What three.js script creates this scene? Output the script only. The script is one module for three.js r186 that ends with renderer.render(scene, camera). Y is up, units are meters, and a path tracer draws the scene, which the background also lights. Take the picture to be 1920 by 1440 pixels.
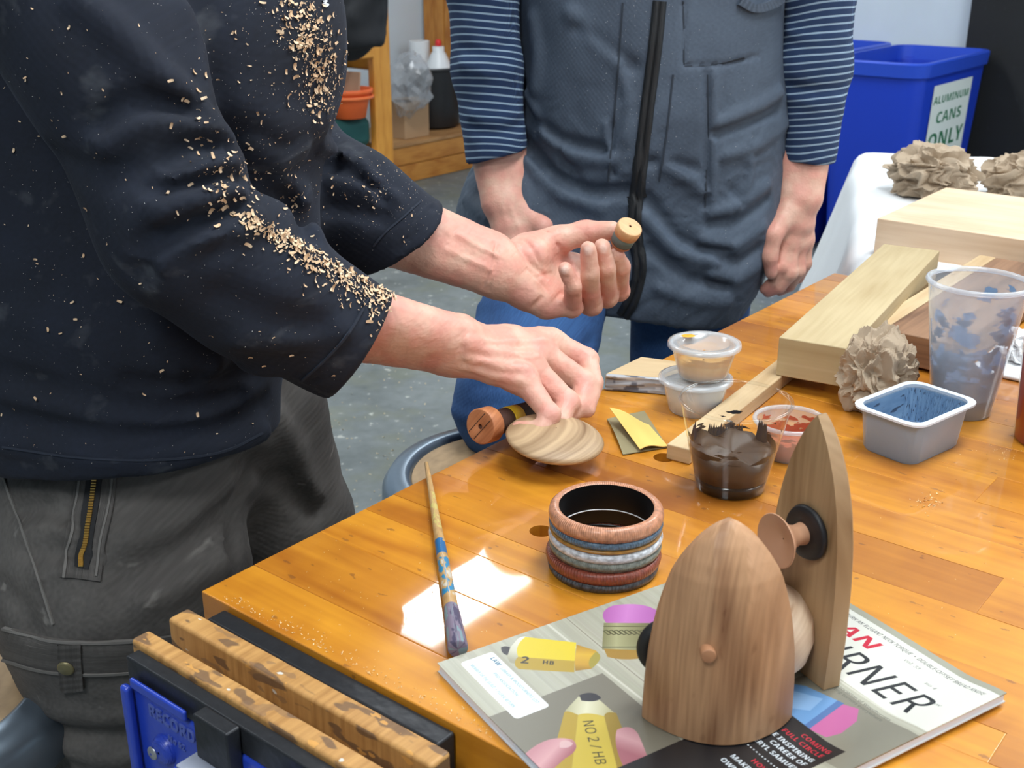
import * as THREE from 'three';
import { RectAreaLightUniformsLib } from 'three/addons/lights/RectAreaLightUniformsLib.js';
import { RoundedBoxGeometry } from 'three/addons/geometries/RoundedBoxGeometry.js';
import { mergeGeometries, mergeVertices, toCreasedNormals } from 'three/addons/utils/BufferGeometryUtils.js';
import { ImprovedNoise } from 'three/addons/math/ImprovedNoise.js';
import { FontLoader } from 'three/addons/loaders/FontLoader.js';
import { TextGeometry } from 'three/addons/geometries/TextGeometry.js';

// ---------------------------------------------------------------- camera, light, exposure
const F = 2187, PITCH = 21.2 * Math.PI / 180, EYE = 1.297, TOP = 0.84;
const scene = new THREE.Scene();
scene.background = new THREE.Color(0.6, 0.7, 0.8);
const camera = new THREE.PerspectiveCamera(2 * Math.atan(720 / F) * 180 / Math.PI, 4 / 3, 0.05, 60);
camera.position.set(0, EYE, 0);
camera.rotation.x = -PITCH;
camera.focus = 1.05;
camera.userData.fStop = 16;
scene.add(camera);
const renderer = new THREE.WebGLRenderer();
renderer.toneMapping = THREE.LinearToneMapping;
renderer.toneMappingExposure = 1.0;
renderer.shadowMap.enabled = true;
RectAreaLightUniformsLib.init();
const CEIL = 3.0, LAMP = 19, LAMP_COLOR = new THREE.Color(0.93, 0.98, 1.0);

// ---------------------------------------------------------------- helpers
let seed = 12345;
const rnd = () => { seed = (seed * 1664525 + 1013904223) >>> 0; return seed / 4294967296; };
const rr = (a, b) => a + (b - a) * rnd();
const gauss = () => Math.sqrt(-2 * Math.log(rnd() + 1e-9)) * Math.cos(6.2832 * rnd());
const V = (x, y, z) => new THREE.Vector3(x, y, z);
const NZ = new ImprovedNoise();
const noise = (x, y, z) => NZ.noise(x + 100.3, y + 57.7, z + 31.1);
const fbm = (x, y, z, o = 4) => { let s = 0, a = 1, t = 0; for (let i = 0; i < o; i++) { s += a * noise(x, y, z); t += a; x = x * 2.03 + 7; y = y * 2.03 + 3; z = z * 2.03 + 5; a *= 0.5; } return s / t; };
const clamp = (x, a, b) => x < a ? a : x > b ? b : x;
const sst = (a, b, x) => { const t = clamp((x - a) / (b - a), 0, 1); return t * t * (3 - 2 * t); };
const cP = Math.cos(PITCH), sP = Math.sin(PITCH);
function rayDir(px, py) { const dx = (px - 960) / F, dy = -(py - 720) / F; return V(dx, dy * cP - sP, -dy * sP - cP); }
function P(px, py, Y = TOP) { const d = rayDir(px, py), k = (Y - EYE) / d.y; return V(d.x * k, Y, d.z * k); }   // pixel on the level Y
function D(px, py, z) { const d = rayDir(px, py), k = -z / d.z; return V(d.x * k, EYE + d.y * k, -z); }          // pixel at the distance z
const used = {};
const numbered = (n) => { const k = used[n] = (used[n] ?? -1) + 1; return k ? n + '_' + String(k).padStart(3, '0') : n; };
function mesh(name, geo, mat, parent) {
  const m = new THREE.Mesh(geo, mat); m.castShadow = m.receiveShadow = true;
  m.name = parent ? name : numbered(name); (parent || scene).add(m); return m;
}
function tag(o, label, category, group) { o.userData.label = label; o.userData.category = category; if (group) o.userData.group = group; return o; }
function thing(name, label, category, pos = V(0, 0, 0), turn = 0, group) {
  const g = new THREE.Group(); g.name = numbered(name); g.position.copy(pos); g.rotation.y = turn; scene.add(g); return tag(g, label, category, group);
}
function struct(name, geo, mat) { const m = new THREE.Mesh(geo, mat); m.name = name; m.castShadow = m.receiveShadow = true; m.userData.kind = 'structure'; scene.add(m); return m; }
const lin = (r, g, b) => new THREE.Color().setRGB(r, g, b);
const std = (c, rough = 0.6, o = {}) => new THREE.MeshStandardMaterial({ color: Array.isArray(c) ? lin(...c) : c, roughness: rough, ...o });
const phys = (c, rough = 0.6, o = {}) => new THREE.MeshPhysicalMaterial({ color: Array.isArray(c) ? lin(...c) : c, roughness: rough, ...o });
function dataTex(w, h, fn, srgb = true) {
  const a = new Uint8Array(w * h * 4), e = (x) => Math.round(255 * clamp(srgb ? (x <= 0.0031308 ? 12.92 * x : 1.055 * Math.pow(x, 1 / 2.4) - 0.055) : x, 0, 1));
  for (let j = 0; j < h; j++) for (let i = 0; i < w; i++) { const c = fn(i / w, j / h), k = 4 * (j * w + i); a[k] = e(c[0]); a[k + 1] = e(c[1]); a[k + 2] = e(c[2]); a[k + 3] = 255; }
  const t = new THREE.DataTexture(a, w, h); t.wrapS = t.wrapT = THREE.RepeatWrapping; t.magFilter = THREE.LinearFilter; t.minFilter = THREE.LinearMipmapLinearFilter; t.generateMipmaps = true;
  if (srgb) t.colorSpace = THREE.SRGBColorSpace; t.needsUpdate = true; return t;
}
const greyTex = (w, h, fn) => dataTex(w, h, (u, v) => { const g = fn(u, v); return [g, g, g]; }, false);
// noise that closes on itself over the unit square
const HT = new Uint8Array(512); { let s = 9; for (let i = 0; i < 256; i++) HT[i] = i; for (let i = 255; i > 0; i--) { s = (s * 1664525 + 1013904223) >>> 0; const j = s % (i + 1), t = HT[i]; HT[i] = HT[j]; HT[j] = t; } for (let i = 0; i < 256; i++) HT[256 + i] = HT[i]; }
const GX = new Float32Array(256), GY = new Float32Array(256); for (let i = 0; i < 256; i++) { GX[i] = Math.cos(i * 0.0245437); GY[i] = Math.sin(i * 0.0245437); }
function pn(x, y, px, py, s) { const xi = Math.floor(x), yi = Math.floor(y), fx = x - xi, fy = y - yi, x0 = ((xi % px) + px) % px, x1 = (x0 + 1) % px, y0 = ((yi % py) + py) % py, y1 = (y0 + 1) % py, h = (a, b) => HT[HT[(HT[a & 255] + b) & 255] + s & 255];
  const a = h(x0, y0), b = h(x1, y0), c = h(x0, y1), d = h(x1, y1), u = fx * fx * fx * (fx * (fx * 6 - 15) + 10), v = fy * fy * fy * (fy * (fy * 6 - 15) + 10);
  const p = GX[a] * fx + GY[a] * fy, q = GX[b] * (fx - 1) + GY[b] * fy, r = GX[c] * fx + GY[c] * (fy - 1), t = GX[d] * (fx - 1) + GY[d] * (fy - 1), m = p + (q - p) * u; return (m + (r + (t - r) * u - m) * v) * 1.35; }
const tn = (u, v, fu, fv, s, o = 3) => { let r = 0, a = 1, t = 0; fu = Math.max(1, Math.round(fu)); fv = Math.max(1, Math.round(fv)); for (let i = 0; i < o; i++) { r += a * pn(u * fu, v * fv, fu, fv, (s + i * 37) & 255); t += a; fu *= 2; fv *= 2; a *= 0.55; } return r / t; };
const mix3 = (a, b, t) => [a[0] + (b[0] - a[0]) * t, a[1] + (b[1] - a[1]) * t, a[2] + (b[2] - a[2]) * t];
// wood with the grain along v; one repeat covers 0.5 m
function woodTex(light, dark, { rings = 9, fleck = 0, wave = 0.5, s = 0, size = 512, contrast = 1 } = {}) {
  return dataTex(size, size, (u, v) => {
    const w = tn(u, v, 3, 1, s) * wave + tn(u, v, 9, 2, s + 3, 2) * 0.12;
    let g = 0.5 + 0.5 * Math.sin(6.2832 * (rings * u + w * 4));
    g = Math.pow(g, 2.2);
    const fine = tn(u, v, 90, 5, s + 7, 2), bl = tn(u, v, 4, 3, s + 11, 3);
    let t = clamp((0.2 + 0.45 * g + 0.5 * fine + 0.55 * bl) * contrast, 0, 1.3);
    if (fleck) { const k = tn(u, v, 40, 16, s + 17, 2); if (k > 0.36) t += fleck * (k - 0.36) * 6; }
    return mix3(light, dark, t);
  });
}
// uv in units of 0.5 m, grain axis along v
function woodUV(geo, axis = 'z', off = [0, 0], scale = 2) {
  const g = geo.index ? geo.toNonIndexed() : geo, p = g.attributes.position, n = g.attributes.normal, uv = new Float32Array(p.count * 2);
  const ga = 'xyz'.indexOf(axis), A = [p.array, n.array];
  for (let i = 0; i < p.count; i += 3) {
    const nn = [0, 0, 0]; for (let k = 0; k < 3; k++) for (let c = 0; c < 3; c++) nn[c] += Math.abs(A[1][(i + k) * 3 + c]);
    let d = 0; if (nn[1] > nn[d]) d = 1; if (nn[2] > nn[d]) d = 2;
    for (let k = 0; k < 3; k++) {
      const q = [p.getX(i + k), p.getY(i + k), p.getZ(i + k)]; let a, b;
      if (d === ga) { a = q[(ga + 1) % 3]; b = q[(ga + 2) % 3] * 0.3; } else { b = q[ga]; a = q[3 - d - ga] + 0.37 * q[d]; }
      uv[(i + k) * 2] = a * scale + off[0]; uv[(i + k) * 2 + 1] = b * scale + off[1];
    }
  }
  g.setAttribute('uv', new THREE.BufferAttribute(uv, 2)); return g;
}
const rbox = (w, h, d, r = 0.002, seg = 2) => new RoundedBoxGeometry(w, h, d, seg, Math.min(r, w / 2.01, h / 2.01, d / 2.01));
const box = (w, h, d, x = 0, y = 0, z = 0) => { const g = new THREE.BoxGeometry(w, h, d); g.translate(x, y, z); return g; };
const lathe = (pts, seg = 48) => new THREE.LatheGeometry(pts.map((p) => new THREE.Vector2(p[0], p[1])), seg);
const tube = (pts, r, seg = 24, rad = 8) => new THREE.TubeGeometry(new THREE.CatmullRomCurve3(pts), seg, r, rad);
function frame(xAxis, yAxis) { const x = xAxis.clone().normalize(), z = new THREE.Vector3().crossVectors(x, yAxis).normalize(), y = new THREE.Vector3().crossVectors(z, x); return new THREE.Matrix4().makeBasis(x, y, z); }
function setBasis(o, x, y) { o.quaternion.setFromRotationMatrix(frame(x, y)); }

// ---- distance fields and their meshes
const smin = (a, b, k) => { const h = Math.max(k - Math.abs(a - b), 0) / k; return Math.min(a, b) - h * h * k * 0.25; };
const smax = (a, b, k) => -smin(-a, -b, k);
function cap(a, b, ra, rb) {
  const ax = a.x, ay = a.y, az = a.z, bx = b.x - ax, by = b.y - ay, bz = b.z - az, l = bx * bx + by * by + bz * bz || 1e-9, dr = rb - ra;
  return (x, y, z) => { x -= ax; y -= ay; z -= az; let h = (x * bx + y * by + z * bz) / l; h = h < 0 ? 0 : h > 1 ? 1 : h; x -= bx * h; y -= by * h; z -= bz * h; return Math.sqrt(x * x + y * y + z * z) - ra - dr * h; };
}
function ell(c, r, turn = 0, tilt = 0) {
  const ct = Math.cos(turn), st = Math.sin(turn), ci = Math.cos(tilt), si = Math.sin(tilt);
  return (x, y, z) => { x -= c.x; y -= c.y; z -= c.z; let X = ct * x - st * z, Z = st * x + ct * z; const X2 = ci * X + si * y, Y = -si * X + ci * y; X = X2;
    const a = X / r[0], b = Y / r[1], d = Z / r[2], k0 = Math.sqrt(a * a + b * b + d * d), k1 = Math.sqrt(a * a / (r[0] * r[0]) + b * b / (r[1] * r[1]) + d * d / (r[2] * r[2])); return k1 < 1e-9 ? -Math.min(...r) : k0 * (k0 - 1) / k1; };
}
const chain = (pts, rs, k = 0.004) => { const c = []; for (let i = 0; i + 1 < pts.length; i++) c.push(cap(pts[i], pts[i + 1], rs[i], rs[i + 1])); return union(c, k); };
const union = (fs, k) => (x, y, z) => { let d = fs[0](x, y, z); for (let i = 1; i < fs.length; i++) d = smin(d, fs[i](x, y, z), k); return d; };
function halfspace(p, n) { const m = n.clone().normalize(), c = m.dot(p); return (x, y, z) => m.x * x + m.y * y + m.z * z - c; }
function planeThrough(a, b, c, toward) { const n = b.clone().sub(a).cross(c.clone().sub(a)).normalize(); if (n.dot(toward.clone().sub(a)) < 0) n.negate(); return halfspace(a, n); }
function nets(f, lo, hi, h) {
  const B = 6, nx = Math.ceil((hi.x - lo.x) / h / B) * B + 1, ny = Math.ceil((hi.y - lo.y) / h / B) * B + 1, nz = Math.ceil((hi.z - lo.z) / h / B) * B + 1;
  const fld = new Float32Array(nx * ny * nz).fill(1e3), idx = (i, j, k) => i + nx * (j + ny * k), far = h * B * 0.87 * 1.5 + 0.012;
  for (let bk = 0; bk < nz - 1; bk += B) for (let bj = 0; bj < ny - 1; bj += B) for (let bi = 0; bi < nx - 1; bi += B) {
    const c = f(lo.x + (bi + B / 2) * h, lo.y + (bj + B / 2) * h, lo.z + (bk + B / 2) * h), skip = Math.abs(c) > far;
    for (let k = bk; k <= bk + B; k++) for (let j = bj; j <= bj + B; j++) for (let i = bi; i <= bi + B; i++) { const q = idx(i, j, k); if (skip) { if (fld[q] === 1e3) fld[q] = c; } else if (fld[q] === 1e3 || Math.abs(fld[q]) > far) fld[q] = f(lo.x + i * h, lo.y + j * h, lo.z + k * h); }
  }
  const vid = new Int32Array(nx * ny * nz).fill(-1), pos = [], ind = [];
  const E = [[0, 1], [0, 2], [0, 4], [1, 3], [1, 5], [2, 3], [2, 6], [3, 7], [4, 5], [4, 6], [5, 7], [6, 7]], v = new Float64Array(8);
  for (let k = 0; k < nz - 1; k++) for (let j = 0; j < ny - 1; j++) for (let i = 0; i < nx - 1; i++) {
    let m = 0; for (let c = 0; c < 8; c++) { v[c] = fld[idx(i + (c & 1), j + ((c >> 1) & 1), k + (c >> 2))]; if (v[c] < 0) m |= 1 << c; }
    if (m === 0 || m === 255) continue;
    let x = 0, y = 0, z = 0, n = 0;
    for (const [a, b] of E) { if ((v[a] < 0) === (v[b] < 0)) continue; const t = v[a] / (v[a] - v[b]); x += (a & 1) + t * ((b & 1) - (a & 1)); y += ((a >> 1) & 1) + t * (((b >> 1) & 1) - ((a >> 1) & 1)); z += (a >> 2) + t * ((b >> 2) - (a >> 2)); n++; }
    vid[idx(i, j, k)] = pos.length / 3; pos.push(lo.x + (i + x / n) * h, lo.y + (j + y / n) * h, lo.z + (k + z / n) * h);
  }
  const quad = (a, b, c, d, flip) => { if (a < 0 || b < 0 || c < 0 || d < 0) return; flip ? ind.push(a, c, b, a, d, c) : ind.push(a, b, c, a, c, d); };
  for (let k = 1; k < nz - 1; k++) for (let j = 1; j < ny - 1; j++) for (let i = 1; i < nx - 1; i++) {
    const s = fld[idx(i, j, k)] < 0;
    if (s !== (fld[idx(i + 1, j, k)] < 0)) quad(vid[idx(i, j - 1, k - 1)], vid[idx(i, j, k - 1)], vid[idx(i, j, k)], vid[idx(i, j - 1, k)], !s);
    if (s !== (fld[idx(i, j + 1, k)] < 0)) quad(vid[idx(i - 1, j, k - 1)], vid[idx(i, j, k - 1)], vid[idx(i, j, k)], vid[idx(i - 1, j, k)], s);
    if (s !== (fld[idx(i, j, k + 1)] < 0)) quad(vid[idx(i - 1, j - 1, k)], vid[idx(i, j - 1, k)], vid[idx(i, j, k)], vid[idx(i - 1, j, k)], !s);
  }
  const g = new THREE.BufferGeometry(); g.setAttribute('position', new THREE.BufferAttribute(new Float32Array(pos), 3)); g.setIndex(ind); g.computeVertexNormals(); return g;
}
function addUV(g, fn) { const p = g.attributes.position, n = g.attributes.normal, a = new Float32Array(p.count * 2); for (let i = 0; i < p.count; i++) { const q = fn(p.getX(i), p.getY(i), p.getZ(i), n.getX(i), n.getY(i), n.getZ(i)); a[2 * i] = q[0]; a[2 * i + 1] = q[1]; } g.setAttribute('uv', new THREE.BufferAttribute(a, 2)); return g; }
function addColor(g, fn) { const p = g.attributes.position, n = g.attributes.normal, a = new Float32Array(p.count * 3); for (let i = 0; i < p.count; i++) { const q = fn(p.getX(i), p.getY(i), p.getZ(i), n.getX(i), n.getY(i), n.getZ(i)); a.set(q, 3 * i); } g.setAttribute('color', new THREE.BufferAttribute(a, 3)); return g; }
function hit(f, px, py, t0 = 0.5, t1 = 3) { const d = rayDir(px, py).normalize(); let t = t0; for (let i = 0; i < 120 && t < t1; i++) { const s = f(d.x * t, EYE + d.y * t, d.z * t); if (s < 0.0006) return V(d.x * t, EYE + d.y * t, d.z * t); t += s * 0.7; } return null; }
function grad(f, p, e = 0.003) { return V(f(p.x + e, p.y, p.z) - f(p.x - e, p.y, p.z), f(p.x, p.y + e, p.z) - f(p.x, p.y - e, p.z), f(p.x, p.y, p.z + e) - f(p.x, p.y, p.z - e)).normalize(); }
// folds of cloth: soft ridges (amp > 0) and valleys (amp < 0) along lines on the surface
function folds(base, list) {
  const segs = [];
  for (const [pts, amp, w] of list) { const q = pts.map(([a, b]) => hit(base, a, b)).filter(Boolean); for (let i = 0; i + 1 < q.length; i++) segs.push([q[i], q[i + 1], amp, w]); }
  const S = segs.map(([a, b, amp, w]) => [cap(a, b, 0, 0), amp, w, a.clone().add(b).multiplyScalar(0.5), a.distanceTo(b) / 2 + 3 * w]);
  return (x, y, z) => { const best = {}; let up = 0, dn = 0; for (const [c, amp, w, m, R] of S) { const dx = x - m.x, dy = y - m.y, dz = z - m.z; if (dx * dx + dy * dy + dz * dz > R * R) continue; const d = c(x, y, z) / w, e = amp * Math.exp(-d * d); if (e > 0) { if (e > up) up = e; } else if (e < dn) dn = e; } return up + dn; };
}
// a band laid on a surface along a line of pixels
function ribbon(f, path, half, lift = 0.002, cross = 5, prof = null) {
  const c = new THREE.CatmullRomCurve3(path.map(([a, b]) => V(a, b, 0))), n = Math.max(8, path.length * 6), pos = [], ind = [], uv = [], W = 2 * cross + 3; let rows = 0, len = 0, last = null;
  for (let i = 0; i <= n; i++) {
    const p = c.getPoint(i / n), t = c.getTangent(i / n), row = []; let ok = true;
    for (let j = 0; j <= cross; j++) { const o = (j / cross * 2 - 1) * half, q = hit(f, p.x - t.y * o, p.y + t.x * o); if (!q) { ok = false; break; } row.push(q.addScaledVector(grad(f, q), lift * (prof ? prof(j / cross) : 1))); }
    if (!ok) continue; const m = row[Math.floor(cross / 2)]; if (last) len += m.distanceTo(last); last = m.clone();
    const nn = grad(f, m), under = row.map((q) => q.clone().addScaledVector(nn, -lift * 2));
    for (let j = 0; j <= cross; j++) { pos.push(row[j].x, row[j].y, row[j].z); uv.push(j / cross, len); } for (let j = cross; j >= 0; j--) { pos.push(under[j].x, under[j].y, under[j].z); uv.push(j / cross, len); } rows++;
  }
  const C = 2 * cross + 2; for (let i = 0; i + 1 < rows; i++) for (let j = 0; j < C; j++) { const a = i * C + j, b = i * C + (j + 1) % C; ind.push(a, b, a + C, b, b + C, a + C); }
  let g = new THREE.BufferGeometry(); g.setAttribute('position', new THREE.BufferAttribute(new Float32Array(pos), 3)); g.setAttribute('uv', new THREE.BufferAttribute(new Float32Array(uv), 2)); g.setIndex(ind); g.computeVertexNormals(); return toCreasedNormals(g, 0.9);
}
// ---------------------------------------------------------------- the room, square to the bench: a runs along the bench front (U), b along its end (VV)
const U = V(0.7805, 0, 0.6252), VV = V(0.6252, 0, -0.7805), ROOM = Math.atan2(-0.6252, 0.7805);
const AB = (a, b, y = 0) => V(a * U.x + b * VV.x, y, a * U.z + b * VV.z);
const A0 = -5.0, A1 = 3.6, B0 = -3.6, B1 = 5.4;
const roomBox = (a0, a1, b0, b1, y0, y1) => { const g = new THREE.BoxGeometry(a1 - a0, y1 - y0, b1 - b0); const q = AB((a0 + a1) / 2, (b0 + b1) / 2, (y0 + y1) / 2); g.rotateY(ROOM); g.translate(q.x, q.y, q.z); return g; };
const floorTex = dataTex(768, 768, (u, v) => {
  const a = tn(u, v, 5, 5, 1, 5), b = tn(u, v, 40, 40, 8, 3), c = tn(u, v, 9, 9, 14, 4); let t = 0.5 + 0.7 * a + 0.28 * b;
  let col = mix3([0.08, 0.096, 0.097], [0.225, 0.25, 0.255], clamp(t, 0, 1)); col = mix3(col, [0.16, 0.17, 0.12], clamp(c * 1.6, 0, 0.5));
  if (b > 0.42) col = mix3(col, [0.55, 0.55, 0.5], 0.6); return col;
});
const floorMat = std([1, 1, 1], 0.55, { map: floorTex });
const wallTex = dataTex(256, 256, (u, v) => { const t = 1 + 0.05 * tn(u, v, 6, 6, 21, 4); return [0.62 * t, 0.7 * t, 0.77 * t]; });
const wallMat = std([1, 1, 1], 0.8, { map: wallTex }), ceilMat = std([0.68, 0.68, 0.66], 0.9);
const planarUV = (g, s) => addUV(g, (x, y, z, nx, ny) => Math.abs(ny) > 0.5 ? [x * s, z * s] : [(x + z) * s, y * s]);
struct('floor', planarUV(roomBox(A0 - 0.2, A1 + 0.2, B0 - 0.2, B1 + 0.2, -0.1, 0), 0.6), floorMat);
struct('ceiling', roomBox(A0 - 0.2, A1 + 0.2, B0 - 0.2, B1 + 0.2, CEIL, CEIL + 0.1), ceilMat);
struct('wall_left', planarUV(roomBox(A0 - 0.15, A0, B0, B1, 0, CEIL), 0.7), wallMat);
struct('wall_right', planarUV(roomBox(A1, A1 + 0.15, B0, B1, 0, CEIL), 0.7), wallMat);
struct('wall_back', planarUV(roomBox(A0 - 0.15, A1 + 0.15, B1, B1 + 0.15, 0, CEIL), 0.7), wallMat);
struct('wall_front', planarUV(roomBox(A0 - 0.15, A1 + 0.15, B0 - 0.15, B0, 0, CEIL), 0.7), wallMat);
struct('baseboard_back', roomBox(-2.6, A1, B1 - 0.015, B1, 0, 0.12), std([0.1, 0.06, 0.035], 0.5));

// ceiling lamps: a glowing panel in a frame with an area light just under it
for (let i = 0; i < 3; i++) for (let j = 0; j < 3; j++) {
  if (j === 2 && i !== 1) continue;
  const a = -2.92 + 2.85 * i, b = 3.38 - 2.3 * j, q = AB(a, b, CEIL);
  const L = thing('ceiling_light', 'white framed flat ceiling light panel giving cool even light', 'ceiling light', q, ROOM, 'ceiling light panels');
  mesh('frame', mergeGeometries([box(0.64, 0.05, 0.03, 0, -0.025, 0.605), box(0.64, 0.05, 0.03, 0, -0.025, -0.605), box(0.03, 0.05, 1.18, 0.305, -0.025, 0), box(0.03, 0.05, 1.18, -0.305, -0.025, 0)]), std([0.8, 0.8, 0.8], 0.5), L);
  mesh('diffuser', box(0.58, 0.012, 1.18, 0, -0.02, 0), std([0.9, 0.9, 0.9], 0.5, { emissive: LAMP_COLOR, emissiveIntensity: 3 }), L);
  const l = new THREE.RectAreaLight(LAMP_COLOR, LAMP, 0.58, 1.18); l.position.set(0, -0.032, 0); l.rotation.x = -Math.PI / 2; l.castShadow = true; L.add(l);
}

// ---- wood shared by many things
const pineTex = woodTex([0.62, 0.27, 0.055], [0.4, 0.13, 0.018], { rings: 5, s: 40 });
const pineMat = std([1, 1, 1], 0.35, { map: pineTex });
// boarded panel in the corner behind the planter
{
  const d = new THREE.Group(); d.name = 'door_1'; d.userData.kind = 'structure'; scene.add(d);
  const q = AB(A0 + 0.02, B1 - 0.002, 0.3); d.position.copy(q); d.rotation.y = ROOM;
  let x = 0; const ws = [0.09, 0.075, 0.08, 0.085, 0.075, 0.09, 0.08, 0.08];
  ws.forEach((w, i) => { const g = woodUV(rbox(w - 0.004, 2.1, 0.03 + 0.006 * (i % 2), 0.004), 'y', [i * 0.31, i * 0.17]); g.translate(x + w / 2, 1.05, 0.016); mesh('plank', g, pineMat, d); x += w; });
  const g2 = woodUV(rbox(0.09, 2.1, 0.06, 0.004), 'y'); g2.translate(x + 0.05, 1.05, 0.03); mesh('post', g2, pineMat, d);
}
// low plank platform along the left wall
{
  const t = thing('plank_platform', 'low varnished plank platform along the wall under the black planter', 'platform', AB(A0, 0, 0), ROOM);
  const B = [[0, 0.1], [0.1, 0.2]];
  for (const [y0, y1] of B) { const g = woodUV(rbox(0.03, y1 - y0 - 0.004, 1.0, 0.003), 'z', [y0 * 3, 0.2]); g.translate(0.52, (y0 + y1) / 2, -4.87); mesh('front_board', g, pineMat, t); }
  const topM = std([1, 1, 1], 0.5, { map: woodTex([0.5, 0.27, 0.11], [0.3, 0.14, 0.05], { rings: 4, s: 44 }) });
  for (let i = 0; i < 4; i++) { const g = woodUV(rbox(0.133, 0.02, 1.0, 0.003), 'z', [i * 0.3, 0.1]); g.translate(0.07 + i * 0.135, 0.21, -4.87); mesh('top_board', g, topM, t); }
}
const PY = 0.22;
// black planter with a squeeze bottle and a roll in it
{
  const c = AB(-4.73, 5.17, PY), t = thing('planter_tub', 'black plastic tub in the corner holding a bottle', 'tub', c);
  mesh('shell', lathe([[0.001, 0], [0.12, 0], [0.145, 0.02], [0.165, 0.14], [0.175, 0.33], [0.185, 0.335], [0.185, 0.35], [0.17, 0.35], [0.158, 0.14], [0.135, 0.03], [0.001, 0.025]]), std([0.016, 0.017, 0.019], 0.45), t);
  mesh('soil', lathe([[0.001, 0.19], [0.16, 0.19], [0.16, 0.175], [0.001, 0.175]]), std([0.02, 0.016, 0.012], 0.95), t);
  const b = thing('squeeze_bottle', 'white plastic bottle with a red cap standing in the black tub', 'bottle', c.clone().add(V(0.036, 0.192, 0.046))); b.scale.setScalar(1.08);
  mesh('body', lathe([[0.001, 0], [0.075, 0], [0.085, 0.01], [0.085, 0.1], [0.075, 0.14], [0.04, 0.215], [0.032, 0.225], [0.032, 0.25], [0.001, 0.252]]), phys([0.82, 0.84, 0.86], 0.35), b);
  mesh('cap', lathe([[0.001, 0], [0.018, 0], [0.017, 0.022], [0.011, 0.034], [0.001, 0.036]]).translate(0, 0.252, 0), std([0.75, 0.03, 0.03], 0.4), b);
  const r = thing('paper_roll', 'white paper roll standing behind the bottle in the black tub', 'paper roll', c.clone().add(V(-0.08, 0.192, -0.055)));
  mesh('roll', lathe([[0.02, 0], [0.058, 0], [0.06, 0.004], [0.06, 0.29], [0.056, 0.294], [0.02, 0.294], [0.02, 0]]), std([0.8, 0.82, 0.84], 0.9), r);
  mesh('core', lathe([[0.017, 0], [0.02, 0], [0.02, 0.29], [0.017, 0.29], [0.017, 0]]), std([0.4, 0.28, 0.16], 0.9), r);
}
// cardboard box with a clear bag on it
{
  const c = AB(-4.62, 4.82, PY), t = thing('cardboard_box', 'small brown cardboard box under the clear plastic bag', 'box', c, ROOM);
  const cm = std([0.46, 0.29, 0.16], 0.85);
  mesh('body', rbox(0.16, 0.2, 0.2, 0.003).translate(0, 0.1, 0), cm, t); mesh('flap', rbox(0.17, 0.004, 0.11, 0.001).rotateZ(0.12).translate(0.01, 0.212, 0.05), cm, t);
  const g = new THREE.IcosahedronGeometry(0.12, 5), p = g.attributes.position;
  for (let i = 0; i < p.count; i++) { const x = p.getX(i), y = p.getY(i), z = p.getZ(i), k = 1 + 0.55 * fbm(x * 9, y * 9, z * 9, 3) + 0.25 * Math.abs(noise(x * 22, y * 22, z * 22)); const s = y < 0 ? 1 - 0.35 * Math.abs(noise(x * 14, 3, z * 14)) : 1; p.setXYZ(i, x * k * 1.0 * s, y * k * 1.35, z * k * s); }
  g.computeVertexNormals();
  const bm = tag(mesh('plastic_bag', g, phys([0.8, 0.82, 0.85], 0.2, { transmission: 0.75, thickness: 0, ior: 1.4 })), 'crumpled clear plastic bag slumped over the cardboard box', 'plastic bag'); bm.position.copy(c).add(V(0.03, 0.3, 0.1));
}
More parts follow.
